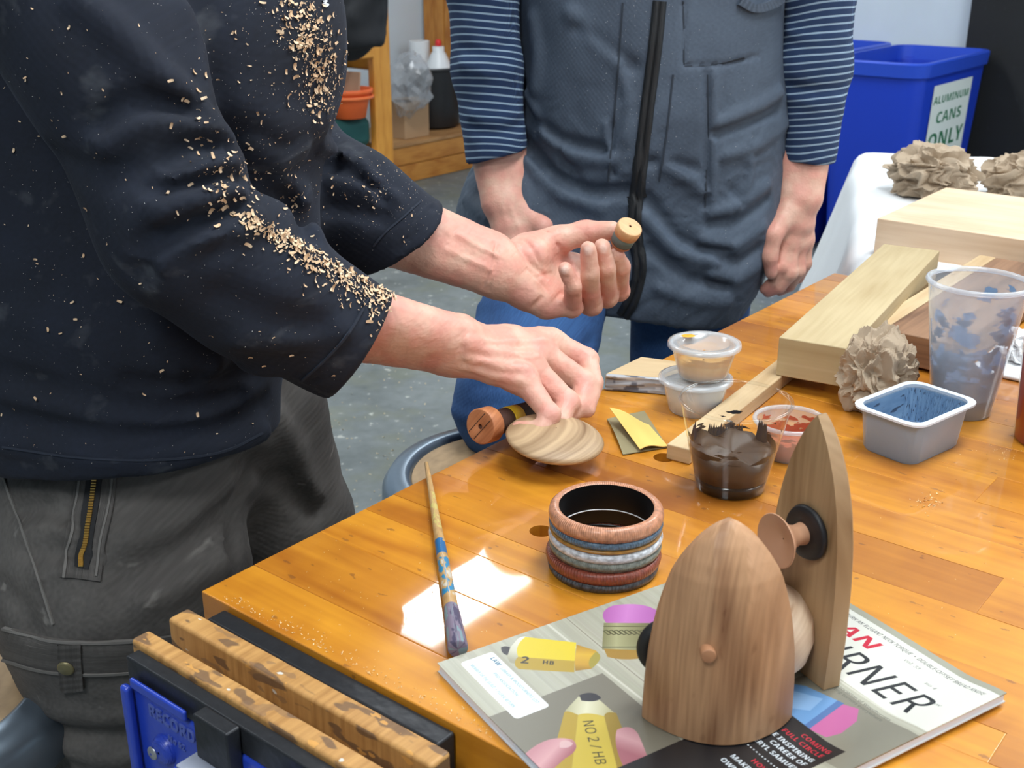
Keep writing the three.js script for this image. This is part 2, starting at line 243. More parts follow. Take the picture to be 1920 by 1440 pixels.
// lounge chair: broad orange wooden frame, green cushions, a dark jacket over its back
{
  const wm = std([1, 1, 1], 0.4, { map: woodTex([0.74, 0.34, 0.06], [0.56, 0.22, 0.03], { rings: 4, s: 50 }) });
  const org = AB(-3.98, 3.98, 0), t = thing('lounge_chair', 'orange wooden lounge chair with dark green cushions', 'lounge chair', org, ROOM);
  const bd = (n, w, h, d, x, y, z, ax, rx = 0) => { const g = woodUV(rbox(w, h, d, 0.008), ax, [x, y]); if (rx) g.rotateX(rx); g.translate(x, y, z); mesh(n, g, wm, t); };
  for (const sx of [0, -0.62]) {
    bd('rear_post', 0.045, 1.05, 0.11, sx, 0.525, 0, 'y');
    bd('front_post', 0.045, 0.755, 0.09, sx, 0.3775, 0.62, 'y');
    bd('arm_rest', 0.045, 0.07, 0.62, sx, 0.79, 0.36, 'z');
    bd('side_rail', 0.03, 0.1, 0.54, sx, 0.28, 0.31, 'z');
  }
  bd('back_rail', 0.6, 0.1, 0.035, -0.31, 0.95, -0.02, 'x'); bd('back_rail', 0.6, 0.1, 0.035, -0.31, 0.3, -0.02, 'x'); bd('back_rail', 0.6, 0.1, 0.035, -0.31, 0.74, -0.02, 'x');
  const cu = std([0.012, 0.085, 0.082], 0.75);
  mesh('seat_cushion', rbox(0.59, 0.15, 0.56, 0.045, 5).translate(-0.3, 0.42, 0.33), cu, t);
  mesh('back_cushion', rbox(0.42, 0.46, 0.13, 0.045, 5).rotateX(-0.1).translate(-0.36, 0.72, 0.1), cu, t);
  const tb = thing('orange_tub', 'bright orange plastic tub on the green chair seat', 'tub', AB(-3.98 - 0.03, 3.98 - 0.175, 0.497));
  mesh('shell', lathe([[0.001, 0], [0.075, 0], [0.1, 0.11], [0.112, 0.112], [0.112, 0.13], [0.1, 0.13], [0.097, 0.11], [0.072, 0.008], [0.001, 0.008]]), std([0.95, 0.16, 0.035], 0.45), tb);
  mesh('rim', lathe([[0.106, 0.085], [0.116, 0.088], [0.116, 0.1], [0.106, 0.1], [0.106, 0.085]]), std([0.95, 0.2, 0.05], 0.45), tb);
  const cb = tag(mesh('cardboard_piece', rbox(0.13, 0.13, 0.012, 0.003).rotateX(-0.15).rotateY(-0.5).translate(0, 0.14, 0), std([0.5, 0.3, 0.19], 0.9)), 'piece of brown cardboard standing in the orange tub', 'cardboard'); cb.position.copy(tb.position);
  // jacket
  const jb = ell(V(0, 0, 0), [0.2, 0.3, 0.13]), j2 = ell(V(0.1, -0.12, 0.03), [0.13, 0.2, 0.12]);
  const jf = (x, y, z) => smin(jb(x, y, z), j2(x, y, z), 0.06) - 0.03 * fbm(x * 7, y * 4, z * 7, 3) - 0.015 * Math.sin(x * 40 + 6 * noise(x * 5, y * 5, z * 5));
  const jg = nets(jf, V(-0.3, -0.42, -0.25), V(0.33, 0.42, 0.25), 0.012);
  const jm = tag(mesh('dark_jacket', jg, std([0.014, 0.015, 0.018], 0.9)), 'black jacket hung over the back of the orange lounge chair', 'jacket'); jm.position.copy(D(640, -40, 5.15)); jm.rotation.y = ROOM;
}
// recycling bins by the wall
function bin(pos, label, w, d, h, txt) {
  const t = thing('recycling_bin', label, 'bin', pos, ROOM, 'blue recycling bins');
  const rr2 = (hw, hd, r, n = 7) => { const o = []; for (const [sx, sz, a0] of [[1, 1, 0], [-1, 1, 1], [-1, -1, 2], [1, -1, 3]]) for (let i = 0; i <= n; i++) { const a = (a0 + i / n) * Math.PI / 2; o.push([sx * (hw - r) + r * Math.cos(a), sz * (hd - r) + r * Math.sin(a)]); } return o; };
  const skin = (rings) => { const pos = [], ind = []; const n = rings[0].pts.length; rings.forEach((R) => R.pts.forEach(([x, z]) => pos.push(x, R.y, z))); for (let i = 0; i + 1 < rings.length; i++) for (let j = 0; j < n; j++) { const a = i * n + j, b = i * n + (j + 1) % n; ind.push(a, a + n, b, b, a + n, b + n); } const g = new THREE.BufferGeometry(); g.setAttribute('position', new THREE.BufferAttribute(new Float32Array(pos), 3)); g.setIndex(ind); return toCreasedNormals(g, 0.7); };
  const R = (k, y, e = 0) => ({ y, pts: rr2(w / 2 * k + e, d / 2 * k + e, 0.07 * k + e) }), bm = std([0.008, 0.045, 0.5], 0.4);
  mesh('shell', skin([R(0.02, 0.0), R(0.8, 0), R(0.82, 0.02), R(0.97, h - 0.05), R(0.97, h - 0.05, -0.005), R(0.8, 0.03, -0.006), R(0.02, 0.03)]), bm, t);
  mesh('rim', skin([R(0.97, h - 0.06), R(0.97, h - 0.055, 0.012), R(0.985, h - 0.006, 0.014), R(0.985, h, 0.008), R(0.985, h, -0.006), R(0.97, h - 0.06, -0.006)]), std([0.02, 0.075, 0.58], 0.4), t);
  const cv = document.createElement('canvas'); cv.width = 256; cv.height = 320; const c = cv.getContext('2d'); c.fillStyle = '#dfe6e2'; c.fillRect(0, 0, 256, 320); c.fillStyle = '#1d6b45'; c.textAlign = 'center';
  c.font = 'bold 44px sans-serif'; c.fillText(txt[0], 128, 80, 236); c.font = 'bold 66px sans-serif'; c.fillText(txt[1], 128, 165, 200); c.font = 'bold 96px sans-serif'; c.fillText(txt[2], 128, 275, 236);
  const tx = new THREE.CanvasTexture(cv); tx.colorSpace = THREE.SRGBColorSpace;
  const lean = Math.atan(0.15 * w / 2 / h), lm = std([1, 1, 1], 0.7, { map: tx });
  const s2 = mesh('sign', new THREE.PlaneGeometry(d * 0.55, 0.3).rotateY(Math.PI / 2), lm, t); s2.position.set(w / 2 * 0.93 + 0.0045, h * 0.705, 0.02); s2.rotation.z = -lean; s2.userData.label = 'white paper sign with green lettering';
  return t;
}
bin(AB(-1.82, 4.9, 0), 'blue plastic recycling bin with a white aluminum cans only sign', 0.4, 0.8, 0.83, ['ALUMINUM', 'CANS', 'ONLY']);
bin(AB(-2.28, 4.97, 0), 'blue plastic recycling bin half hidden behind the striped sleeve', 0.4, 0.8, 0.83, ['PAPER', '', 'ONLY']);
// dark board standing against the wall
{
  const b = tag(mesh('dark_board', woodUV(rbox(1.2, 2.2, 0.06, 0.006), 'y'), std([0.016, 0.018, 0.021], 0.6, { map: dataTex(256, 256, (u, v) => { const k = 0.9 + 0.3 * tn(u, v, 5, 5, 61, 4); const s = tn(u, v, 30, 12, 66, 2) > 0.5 ? 2.2 : 1; return [k * s, k * s, k * s].map((q) => q * 0.4); }) })), 'tall black panel standing against the wall beside the bins', 'panel');
  b.position.copy(AB(-1.75 + 0.6, B1 - 0.032, 1.1)); b.rotation.y = ROOM;
}
// ---------------------------------------------------------------- the workbench
const C0 = P(377, 1108); C0.y = 0;
const bench = thing('workbench', 'amber varnished laminated maple workbench top with dog holes', 'workbench', C0, ROOM);
const BP = (s, t, y = TOP) => V(C0.x + s * U.x + t * VV.x, y, C0.z + s * U.z + t * VV.z);
const benchTex = dataTex(1024, 1024, (u, v) => {
  const w = tn(u, v, 4, 1.5, 70, 3), st = tn(u, v, 60, 4, 74, 3), bl = tn(u, v, 7, 5, 78, 4), wav = tn(u, v, 10, 22, 81, 3), fl = tn(u, v, 46, 20, 84, 2), dk = tn(u, v, 5, 3, 87, 3);
  let t = 0.42 + 0.5 * st + 0.55 * bl + 0.22 * wav + 0.3 * Math.pow(0.5 + 0.5 * Math.sin(40 * u + 9 * w), 3);
  let c = mix3([0.71, 0.305, 0.022], [0.42, 0.135, 0.008], clamp(t, 0, 1));
  if (dk > 0.2) c = mix3(c, [0.3, 0.085, 0.008], Math.min(0.6, (dk - 0.2) * 1.9));
  const sp = tn(u, v, 90, 40, 95, 2); if (sp > 0.52) c = mix3(c, [0.2, 0.07, 0.02], 0.6);
  return c;
});
const benchBump = greyTex(512, 512, (u, v) => 0.5 + 0.25 * tn(u, v, 6, 6, 90, 3) + 0.2 * tn(u, v, 26, 10, 93, 2));
const benchMats = [1.0, 0.86, 0.72, 1.08, 0.93].map((k, i) => phys([k, k * [1, 0.94, 0.88, 1.02, 0.97][i], k * 0.95], 0.45, { map: benchTex, clearcoat: 1, clearcoatRoughness: 0.045, bumpMap: benchBump, bumpScale: 0.0006 }));
{
  const LEN = 1.8, TH = 0.052, cuts = [0, 0.05, 0.118, 0.17, 0.205, 0.262, 0.33, 0.392, 0.444, 0.508, 0.57, 0.64, 0.695, 0.76, 0.83, 0.885, 0.95, 1.01, 1.07, 1.11];
  const tone = [0, 1, 3, 0, 4, 0, 2, 4, 0, 3, 1, 0, 4, 2, 0, 3, 4, 0, 1], holes = [[0.141, 0.232], [0.1436, 0.417]];
  for (let i = 0; i + 1 < cuts.length; i++) {
    const t0 = cuts[i], t1 = cuts[i + 1], parts = i % 3 === 1 ? [[0, 0.62], [0.62, LEN]] : i % 3 === 2 ? [[0, 1.05], [1.05, LEN]] : [[0, 0.34 + 0.06 * (i % 4)], [0.34 + 0.06 * (i % 4), LEN]];
    parts.forEach(([s0, s1], j) => {
      const hs = holes.filter(([s, t]) => s > s0 && s < s1 && t > t0 && t < t1); let g;
      if (hs.length) {
        const sh = new THREE.Shape([[s0, t0], [s1, t0], [s1, t1], [s0, t1]].map((q) => new THREE.Vector2(q[0], q[1])));
        for (const [s, t] of hs) { const h = new THREE.Path(); h.absarc(s, t, 0.0098, 0, Math.PI * 2, true); sh.holes.push(h); }
        g = new THREE.ExtrudeGeometry(sh, { depth: TH, bevelEnabled: false, curveSegments: 24 }); g.rotateX(-Math.PI / 2); g.translate(0, TOP - TH, 0);
      } else if (s0 === 0 || i === 0 || i === cuts.length - 2) { g = rbox(s1 - s0, TH, t1 - t0, i === 0 ? 0.0012 : 0.0008, 2); g.translate((s0 + s1) / 2, TOP - TH / 2, -(t0 + t1) / 2); } else g = box(s1 - s0, TH, t1 - t0, (s0 + s1) / 2, TOP - TH / 2, -(t0 + t1) / 2);
      g = woodUV(g, 'x', [i * 0.371 + j * 0.21, i * 0.613 + j * 0.37], 1.35);
      mesh('board', g, benchMats[(tone[i] + 2 * j) % 5], bench);
    });
  }
  const legM = phys([0.75, 0.72, 0.7], 0.5, { map: benchTex });
  for (const [s, t] of [[0.12, 0.16], [1.66, 0.16], [0.12, 0.98], [1.66, 0.98]]) mesh('leg', woodUV(rbox(0.09, TOP - 0.052, 0.09, 0.004), 'y', [s, t]).translate(s, (TOP - 0.052) / 2, -t), legM, bench);
  for (const t of [0.16, 0.98]) mesh('stretcher', woodUV(rbox(1.45, 0.09, 0.04, 0.004), 'x', [t, 0]).translate(0.89, 0.2, -t), legM, bench);
  for (const s of [0.12, 1.66]) { mesh('stretcher', woodUV(rbox(0.04, 0.09, 0.73, 0.004), 'z', [s, 0]).translate(s, 0.3, -0.57), legM, bench); mesh('apron', woodUV(rbox(0.03, 0.11, 0.73, 0.004), 'z', [s, 0.3]).translate(s, TOP - 0.052 - 0.056, -0.57), legM, bench); }
  for (const t of [0.16, 0.98]) mesh('apron', woodUV(rbox(1.45, 0.11, 0.03, 0.004), 'x', [0, t]).translate(0.89, TOP - 0.052 - 0.056, -t), legM, bench);
}
// ---- vise on the bench front
const font = await new FontLoader().loadAsync('fonts/droid/droid_sans_bold.typeface.json');
{
  const v = thing('bench_vise', 'blue cast iron bench vise with worn wooden jaw faces', 'vise', C0, ROOM);
  const steel = std([0.035, 0.037, 0.042], 0.42, { metalness: 0.55, bumpMap: greyTex(256, 256, (u, v2) => 0.5 + 0.4 * tn(u, v2, 20, 20, 101, 4)), bumpScale: 0.0012 });
  const jawTex = dataTex(1024, 512, (u, v2) => {
    const g = tn(u, v2, 3, 60, 110, 3), b = tn(u, v2, 12, 6, 113, 3), s = tn(u, v2, 22, 9, 117, 2); let c = mix3([0.55, 0.3, 0.1], [0.3, 0.135, 0.035], clamp(0.4 + 0.7 * g + 0.4 * b, 0, 1));
    if (s > 0.17) c = mix3(c, [0.13, 0.075, 0.045], clamp((s - 0.17) * 9, 0, 0.8)); if (b > 0.25) c = mix3(c, [0.2, 0.12, 0.07], 0.5); const o = tn(u, v2, 24, 12, 121, 3); if (o > 0.38) c = mix3(c, [0.66, 0.33, 0.08], 0.75); const w = tn(u, v2, 25, 15, 127, 2); if (w < -0.56) c = [0.6, 0.57, 0.52]; return c;
  });
  const jawM = std([1, 1, 1], 0.55, { map: jawTex }), blue = phys([0.018, 0.055, 0.46], 0.35, { clearcoat: 0.5, clearcoatRoughness: 0.25, bumpMap: greyTex(256, 256, (u, v2) => 0.5 + 0.4 * tn(u, v2, 8, 8, 131, 4)), bumpScale: 0.0015 });
  const bl = (n, s0, s1, t0, t1, y0, y1, m, r, o = [0, 0]) => { const g = rbox(s1 - s0, y1 - y0, t1 - t0, r, 3); g.translate((s0 + s1) / 2, (y0 + y1) / 2, -(t0 + t1) / 2); return mesh(n, woodUV(g, 'x', o, 4), m, v); };
  // jaw faces run a little thicker away from the camera
  bl('rear_steel_jaw', 0.028, 0.252, -0.017, -0.001, 0.73, 0.836, steel, 0.002);
  bl('rear_wooden_jaw', 0.008, 0.264, -0.036, -0.018, 0.72, 0.838, jawM, 0.003, [0.1, 0.33]).userData.label = 'paint-spotted wooden rear jaw face';
  bl('front_wooden_jaw', 0.01, 0.276, -0.068, -0.053, 0.72, 0.838, jawM, 0.003, [0.4, 0.71]).userData.label = 'paint-spotted wooden front jaw face';
  bl('front_steel_jaw', 0.02, 0.262, -0.0795, -0.0685, 0.813, 0.834, steel, 0.0015);
  bl('casting', 0.02, 0.262, -0.0805, -0.0685, 0.66, 0.8125, blue, 0.003);
  bl('casting_rib', 0.02, 0.029, -0.088, -0.0815, 0.66, 0.815, blue, 0.003); bl('casting_rib', 0.0295, 0.09, -0.085, -0.0815, 0.815, 0.823, blue, 0.002); bl('casting_rib', 0.185, 0.262, -0.085, -0.0815, 0.81, 0.82, blue, 0.002);
  bl('slide_block', 0.1, 0.165, -0.108, -0.081, 0.66, 0.798, blue, 0.004);
  bl('block_cap', 0.104, 0.16, -0.104, -0.0815, 0.7985, 0.801, std([0.33, 0.36, 0.45], 0.6), 0.001);
  bl('dog', 0.109, 0.143, -0.091, -0.08, 0.8015, 0.835, steel, 0.0015);
  const slot = bl('slot', 0.118, 0.125, -0.109, -0.107, 0.7, 0.768, std([0.004, 0.004, 0.006], 0.8), 0.001);
  const boss = lathe([[0.001, 0.006], [0.008, 0.006], [0.0105, 0.003], [0.0115, 0]], 24).rotateX(Math.PI / 2).translate(0.057, 0.775, 0.0805); mesh('boss', boss, blue, v);
  mesh('screw', mergeGeometries([lathe([[0.001, 0.0015], [0.0045, 0.001], [0.005, 0]], 20).rotateX(Math.PI / 2).translate(0.05, 0.772, 0.0868)]), std([0.5, 0.5, 0.52], 0.35, { metalness: 0.8 }), v);
  mesh('gusset', (() => { const g = new THREE.ConeGeometry(0.013, 0.06, 12); g.translate(0.068, 0.74, 0.0815); return g; })(), blue, v);
  const tg = new TextGeometry('RECORD', { font, size: 0.0095, depth: 0.0022, curveSegments: 4 }); tg.translate(0.043, 0.7975, 0.0795); mesh('lettering', tg, std([0.09, 0.13, 0.42], 0.5), v);
  const t2 = new TextGeometry('No 52', { font, size: 0.005, depth: 0.0018, curveSegments: 4 }); t2.translate(0.062, 0.785, 0.0795); mesh('lettering', t2, std([0.09, 0.13, 0.42], 0.5), v);
  mesh('screw_bar', new THREE.CylinderGeometry(0.012, 0.012, 0.2, 20).rotateX(Math.PI / 2).translate(0.135, 0.7, 0.01), steel, v);
}
// ---- stools
function stool(pos, label) {
  const t = thing('stool', label, 'stool', pos, 0, 'round shop stools'), st = std([0.2, 0.25, 0.31], 0.32, { metalness: 0.7 });
  mesh('seat', lathe([[0.001, 0.0], [0.135, 0], [0.137, -0.006], [0.001, -0.012]], 64).translate(0, 0.62, 0), std([0.46, 0.31, 0.17], 0.7, { map: dataTex(256, 256, (u, v) => { const k = 0.85 + 0.3 * tn(u, v, 30, 30, 140, 3); return [k, k, k].map((q) => q * 0.9); }) }), t);
  mesh('ring', lathe([[0.136, -0.004], [0.138, 0.004], [0.146, 0.008], [0.165, 0.004], [0.175, -0.012], [0.177, -0.05], [0.171, -0.056], [0.168, -0.02], [0.136, -0.012], [0.136, -0.004]], 72).translate(0, 0.62, 0), st, t);
  for (let i = 0; i < 4; i++) { const a = Math.PI / 4 + i * Math.PI / 2, c = Math.cos(a), s = Math.sin(a); mesh('leg', tube([V(0.14 * c, 0.6, 0.14 * s), V(0.17 * c, 0.3, 0.17 * s), V(0.2 * c, 0.0, 0.2 * s)], 0.012, 8), st, t); }
  mesh('foot_ring', new THREE.TorusGeometry(0.178, 0.008, 8, 48).rotateX(Math.PI / 2).translate(0, 0.22, 0), st, t);
}
{ const a = P(962, 888, 0.62), b = P(-215, 1300, 0.62); a.y = b.y = 0; stool(a, 'grey steel stool with tan round seat under the bent denim knee'); stool(b, 'grey steel stool with tan round seat beside the dark trousers'); }
// ---------------------------------------------------------------- things on the bench
// second table under white paper
{
  const e1 = V(0.27, 0, -0.963), e2 = V(0.963, 0, 0.27), o = V(0.53, 0, -1.76), turn = Math.atan2(-0.27, 0.963);
  const t = thing('side_table', 'table under white paper at the far end of the bench', 'table', o, turn);
  const tm = std([0.5, 0.36, 0.2], 0.6);
  mesh('tabletop', rbox(1.23, 0.03, 0.84, 0.004).translate(0.695, TOP - 0.019, -0.42), tm, t);
  for (const [x, z] of [[0.14, 0.06], [1.24, 0.06], [0.14, 0.78], [1.24, 0.78]]) mesh('leg', rbox(0.05, TOP - 0.035, 0.05, 0.004).translate(x, (TOP - 0.035) / 2, -z), tm, t);
  // the paper: flat on both tops, hanging over the left edge
  const na = 110, nb = 90, pos = [], ind = [], uv = [];
  for (let j = 0; j <= nb; j++) for (let i = 0; i <= na; i++) {
    const b = -0.16 + 1.02 * j / nb, wav = 0.012 * noise(b * 5, 1, 2); let a = -0.34 + 1.64 * i / na, y = TOP + 0.0035, x = a;
    const over = -(a - wav) - 0.01, r = 0.035; if (over > -r) { const s = over + r, th = Math.min(s / r, 1.25); x = -0.01 + wav + r - r - r * 0 - Math.sin(th) * r * 0.9 + 0.0; x = wav - 0.01 + r - Math.sin(th) * r; y -= r * (1 - Math.cos(th)); if (s > 1.25 * r) { const q = s - 1.25 * r; y -= q * 0.95; x -= q * (0.3 + 0.22 * noise(b * 6, 4, 1)); } }
    const fl = a > 0 ? 1 : 0.6; y += 0.004 * fl * Math.max(0, noise(a * 6 + b * 3, b * 5 - a * 2, 7)) + 0.002 * Math.max(0, noise(a * 19, b * 19, 3)); if (b < 0.02 && a > -0.02) y += 0.018 * sst(0.02, -0.16, b) * (0.4 + 0.9 * Math.max(0, noise(a * 8, 2, 9))) + 0.0005;
    pos.push(x, y, -b); uv.push(a, b);
  }
  for (let j = 0; j < nb; j++) for (let i = 0; i < na; i++) { const a = j * (na + 1) + i; ind.push(a, a + 1, a + na + 1, a + 1, a + na + 2, a + na + 1); }
  const g = new THREE.BufferGeometry(); g.setAttribute('position', new THREE.BufferAttribute(new Float32Array(pos), 3)); g.setAttribute('uv', new THREE.BufferAttribute(new Float32Array(uv), 2)); g.setIndex(ind); g.computeVertexNormals();
  const pm = tag(mesh('table_paper', g, phys([0.86, 0.88, 0.9], 0.5, { side: THREE.DoubleSide })), 'sheet of white paper draped over the far table', 'paper'); pm.position.copy(o); pm.rotation.y = turn;
}
// ---- timber
const mapleM = std([1, 1, 1], 0.6, { map: woodTex([0.82, 0.62, 0.44], [0.66, 0.44, 0.27], { rings: 3, s: 150, contrast: 0.8 }) });
const poplarM = std([1, 1, 1], 0.6, { map: woodTex([0.54, 0.43, 0.25], [0.38, 0.27, 0.13], { rings: 3, s: 155, contrast: 0.85 }) });
const walnutM = std([1, 1, 1], 0.6, { map: woodTex([0.3, 0.16, 0.085], [0.12, 0.055, 0.028], { rings: 5, s: 160 }) });
const sapM = std([1, 1, 1], 0.6, { map: woodTex([0.62, 0.46, 0.27], [0.46, 0.3, 0.15], { rings: 4, s: 165 }) });
function plank(name, label, near, dir, len, w, h, mat, grain = 'x', y = TOP, off = [0, 0]) {      // near: left bottom corner of the near end; w runs to the right of dir
  const d = V(dir[0], 0, dir[1]).normalize(), t = thing(name, label, 'wood', V(near[0], y, near[1]));
  t.rotation.y = Math.atan2(-d.z, d.x);
  const g = woodUV(rbox(len, h, w, 0.0015), grain, off).translate(len / 2, h / 2, w / 2); mesh('block', g, mat, t); return t;
}
plank('maple_block', 'thick pale square wood block lying on white paper', [0.538, -1.69], [0.6252, -0.7805], 0.285, 0.34, 0.056, mapleM, 'z', TOP + 0.0075);
{ const b = thing('poplar_beam', 'long pale greenish wood beam lying across the bench end', 'wood', V(0.281, TOP + 0.016, -1.163)); const d = V(0.5, 0, -0.866); b.rotation.y = Math.atan2(-d.z, d.x); b.rotation.order = 'YXZ'; b.rotation.z = 0.0;
  mesh('block', woodUV(rbox(0.455, 0.043, 0.074, 0.0015), 'x', [0.2, 0.1]).translate(0.2275, 0.0215, 0.037), poplarM, b); }
{ const t = plank('walnut_board', 'brown walnut board with a pale sapwood edge behind the crumpled paper', [0.418, -1.245], [0.62, -0.78], 0.395, 0.085, 0.036, walnutM, 'x', TOP + 0.004, [0.3, 0]);
  const g = woodUV(rbox(0.395, 0.0365, 0.022, 0.0015), 'x', [0.1, 0.4]).translate(0.1975, 0.0183, -0.0112); mesh('sapwood_edge', g, sapM, t); }
plank('square_stick', 'slim square wood stick running under the pale beam', [0.143, -0.985], [0.55, -0.835], 0.3, 0.024, 0.0155, sapM, 'x', TOP + 0.0003, [0.6, 0.1]);
{ const a = P(1137, 728), b = P(1262, 738); const t = thing('bark_wedge', 'thin wood offcut with grey weathered bark edge', 'wood', a); const d = b.clone().sub(a); t.rotation.y = Math.atan2(-d.z, d.x); const L = d.length();
  const sh = new THREE.Shape([[0, 0], [L, 0], [L + 0.02, 0.05], [0.03, 0.06]].map((q) => new THREE.Vector2(...q))); const g = new THREE.ExtrudeGeometry(sh, { depth: 0.015, bevelEnabled: true, bevelSize: 0.001, bevelThickness: 0.001, bevelSegments: 1 }); g.rotateX(-Math.PI / 2); g.translate(0, 0.001, 0);
  mesh('wood', woodUV(g, 'x', [0.2, 0.2]), sapM, t);
  const bk = new THREE.BoxGeometry(L, 0.016, 0.006, 60, 8, 2), p = bk.attributes.position; for (let i = 0; i < p.count; i++) if (p.getZ(i) > 0) p.setZ(i, p.getZ(i) + 0.0035 * noise(p.getX(i) * 30, p.getY(i) * 700, 2)); bk.computeVertexNormals(); bk.translate(L / 2, 0.009, 0.0035);
  mesh('bark', woodUV(bk, 'x', [0, 0], 2), std([1, 1, 1], 0.9, { map: dataTex(256, 256, (u, v) => { const k = tn(u, v, 60, 8, 171, 3); return k > 0.2 ? [0.12, 0.12, 0.14] : k > -0.1 ? [0.4, 0.41, 0.44] : [0.65, 0.66, 0.68]; }) }), t); }
// ---- crumpled brown paper
const kraft = std([0.4, 0.31, 0.22], 0.85, { side: THREE.DoubleSide });
function paperBall(label, pos, r, s, sq = [1, 1, 1]) {
  const g = mergeVertices(new THREE.IcosahedronGeometry(1, 34).deleteAttribute('uv').deleteAttribute('normal')), p = g.attributes.position;
  const cells = []; let sd = seed; seed = 777 + s * 31; for (let i = 0; i < 34; i++) cells.push([V(gauss(), gauss(), gauss()).normalize(), rr(0.78, 1.12), V(gauss(), gauss(), gauss()).multiplyScalar(0.45)]); seed = sd;
  for (let i = 0; i < p.count; i++) {
    const q = V(p.getX(i), p.getY(i), p.getZ(i)), w = q.clone().multiplyScalar(1).add(V(noise(q.x * 2 + s, q.y * 2, q.z * 2), noise(q.x * 2, q.y * 2 + s, q.z * 2), noise(q.x * 2, q.y * 2, q.z * 2 + s)).multiplyScalar(0.5)).normalize();
    let d1 = 9, d2 = 9, c1 = null; for (const c of cells) { const d = w.distanceTo(c[0]); if (d < d1) { d2 = d1; d1 = d; c1 = c; } else if (d < d2) d2 = d; }
    const rg = (f, o) => 1 - 2 * Math.abs(noise(w.x * f + s * 3 + o, w.y * f + o, w.z * f)), k = 0.9 + 0.18 * noise(q.x * 1.6 + s, q.y * 1.6, q.z * 1.6 + s) + 0.2 * rg(2.3, 0) * (0.5 + d1) + 0.1 * rg(4.6, 5) + 0.035 * rg(9, 9) + 0.12 * Math.exp(-Math.pow((d2 - d1) / 0.12, 2)) - 0.1 * sst(0.5, 0, d1);
    p.setXYZ(i, q.x * k * r * sq[0], Math.max(q.y * k * r * sq[1], -0.8 * r * sq[1]), q.z * k * r * sq[2]);
  }
  const g2 = toCreasedNormals(g, 0.35); const m = tag(mesh('crumpled_paper', g2, kraft), label, 'paper', 'crumpled brown paper'); m.position.copy(pos); m.position.y += 0.8 * r * sq[1]; m.rotation.y = s; return m;
}
paperBall('crumpled brown paper ball leaning on the pale beam', P(1640, 765, TOP).setY(TOP + 0.001), 0.036, 1, [0.95, 1.15, 0.95]);
paperBall('crumpled brown paper heap on white paper behind the pale block', P(1742, 372, TOP).setY(TOP + 0.007), 0.062, 2, [1.3, 0.75, 1]);
paperBall('crumpled brown paper on white paper at the sheet corner away from the bins', P(1918, 372, TOP).setY(TOP + 0.007), 0.055, 3, [1.15, 0.75, 1]);
// ---- cups
const clearM = phys([0.97, 0.98, 0.98], 0.04, { transmission: 1, thickness: 0, ior: 1.45 });
const milkyM = phys([0.88, 0.9, 0.92], 0.18, { transmission: 0.72, thickness: 0, ior: 1.45 });
const filmTex = (s, f, thr, fall) => greyTex(256, 256, (u, v) => { const k = 0.5 + 0.7 * tn(u, v, f, f * 0.7, s, 4) + fall * (0.5 - v); return k > thr ? 1 : 0; });
function cupShell(t, rb, rt, h, mat, rim = 0.0022) {
  mesh('cup', lathe([[0.001, 0.0012], [rb * 0.93, 0.0012], [rb * 0.96, 0], [rb, 0.002], [rt, h - 0.002]], 64), mat, t);
  mesh('rim', new THREE.TorusGeometry(rt, rim, 8, 64).rotateX(Math.PI / 2).translate(0, h - 0.001, 0), mat, t);
}
function fill(t, name, rb, rt, h, y0, y1, mat, lump = 0.003, s = 0) {                           // contents with an uneven top
  const R = (y) => rb + (rt - rb) * y / h - 0.0012, n = 48, pos = [], ind = [], rows = [[0.001, y0, 0], [R(y0), y0, 0], [R((y0 + y1) / 2), (y0 + y1) / 2, 0], [R(y1), y1, 1], [R(y1) * 0.75, y1, 1], [R(y1) * 0.45, y1, 1], [0.001, y1, 1]];
  rows.forEach(([r, y, k]) => { for (let i = 0; i < n; i++) { const a = i / n * Math.PI * 2, x = r * Math.cos(a), z = r * Math.sin(a); pos.push(x, y + k * lump * 2 * noise(x * 60 + s, s, z * 60), z); } });
  for (let j = 0; j + 1 < rows.length; j++) for (let i = 0; i < n; i++) { const a = j * n + i, b = j * n + (i + 1) % n; ind.push(a, a + n, b, b, a + n, b + n); }
  const g = new THREE.BufferGeometry(); g.setAttribute('position', new THREE.BufferAttribute(new Float32Array(pos), 3)); g.setIndex(ind); g.computeVertexNormals(); return mesh(name, g, mat, t);
}
function film(t, rb, rt, h, y0, y1, color, tex, rough = 0.5, rep = 2) {                          // smears of paint clinging to the inside
  const R = (y) => rb + (rt - rb) * y / h - 0.0016, g = new THREE.LatheGeometry(Array.from({ length: 9 }, (_, i) => { const y = y0 + (y1 - y0) * i / 8; return new THREE.Vector2(R(y), y); }), 48);
  const tx = tex.clone(); tx.repeat.set(rep, 1); tx.needsUpdate = true; return mesh('paint_smear', g, std(color, rough, { alphaMap: tx, transparent: true, side: THREE.DoubleSide }), t);
}
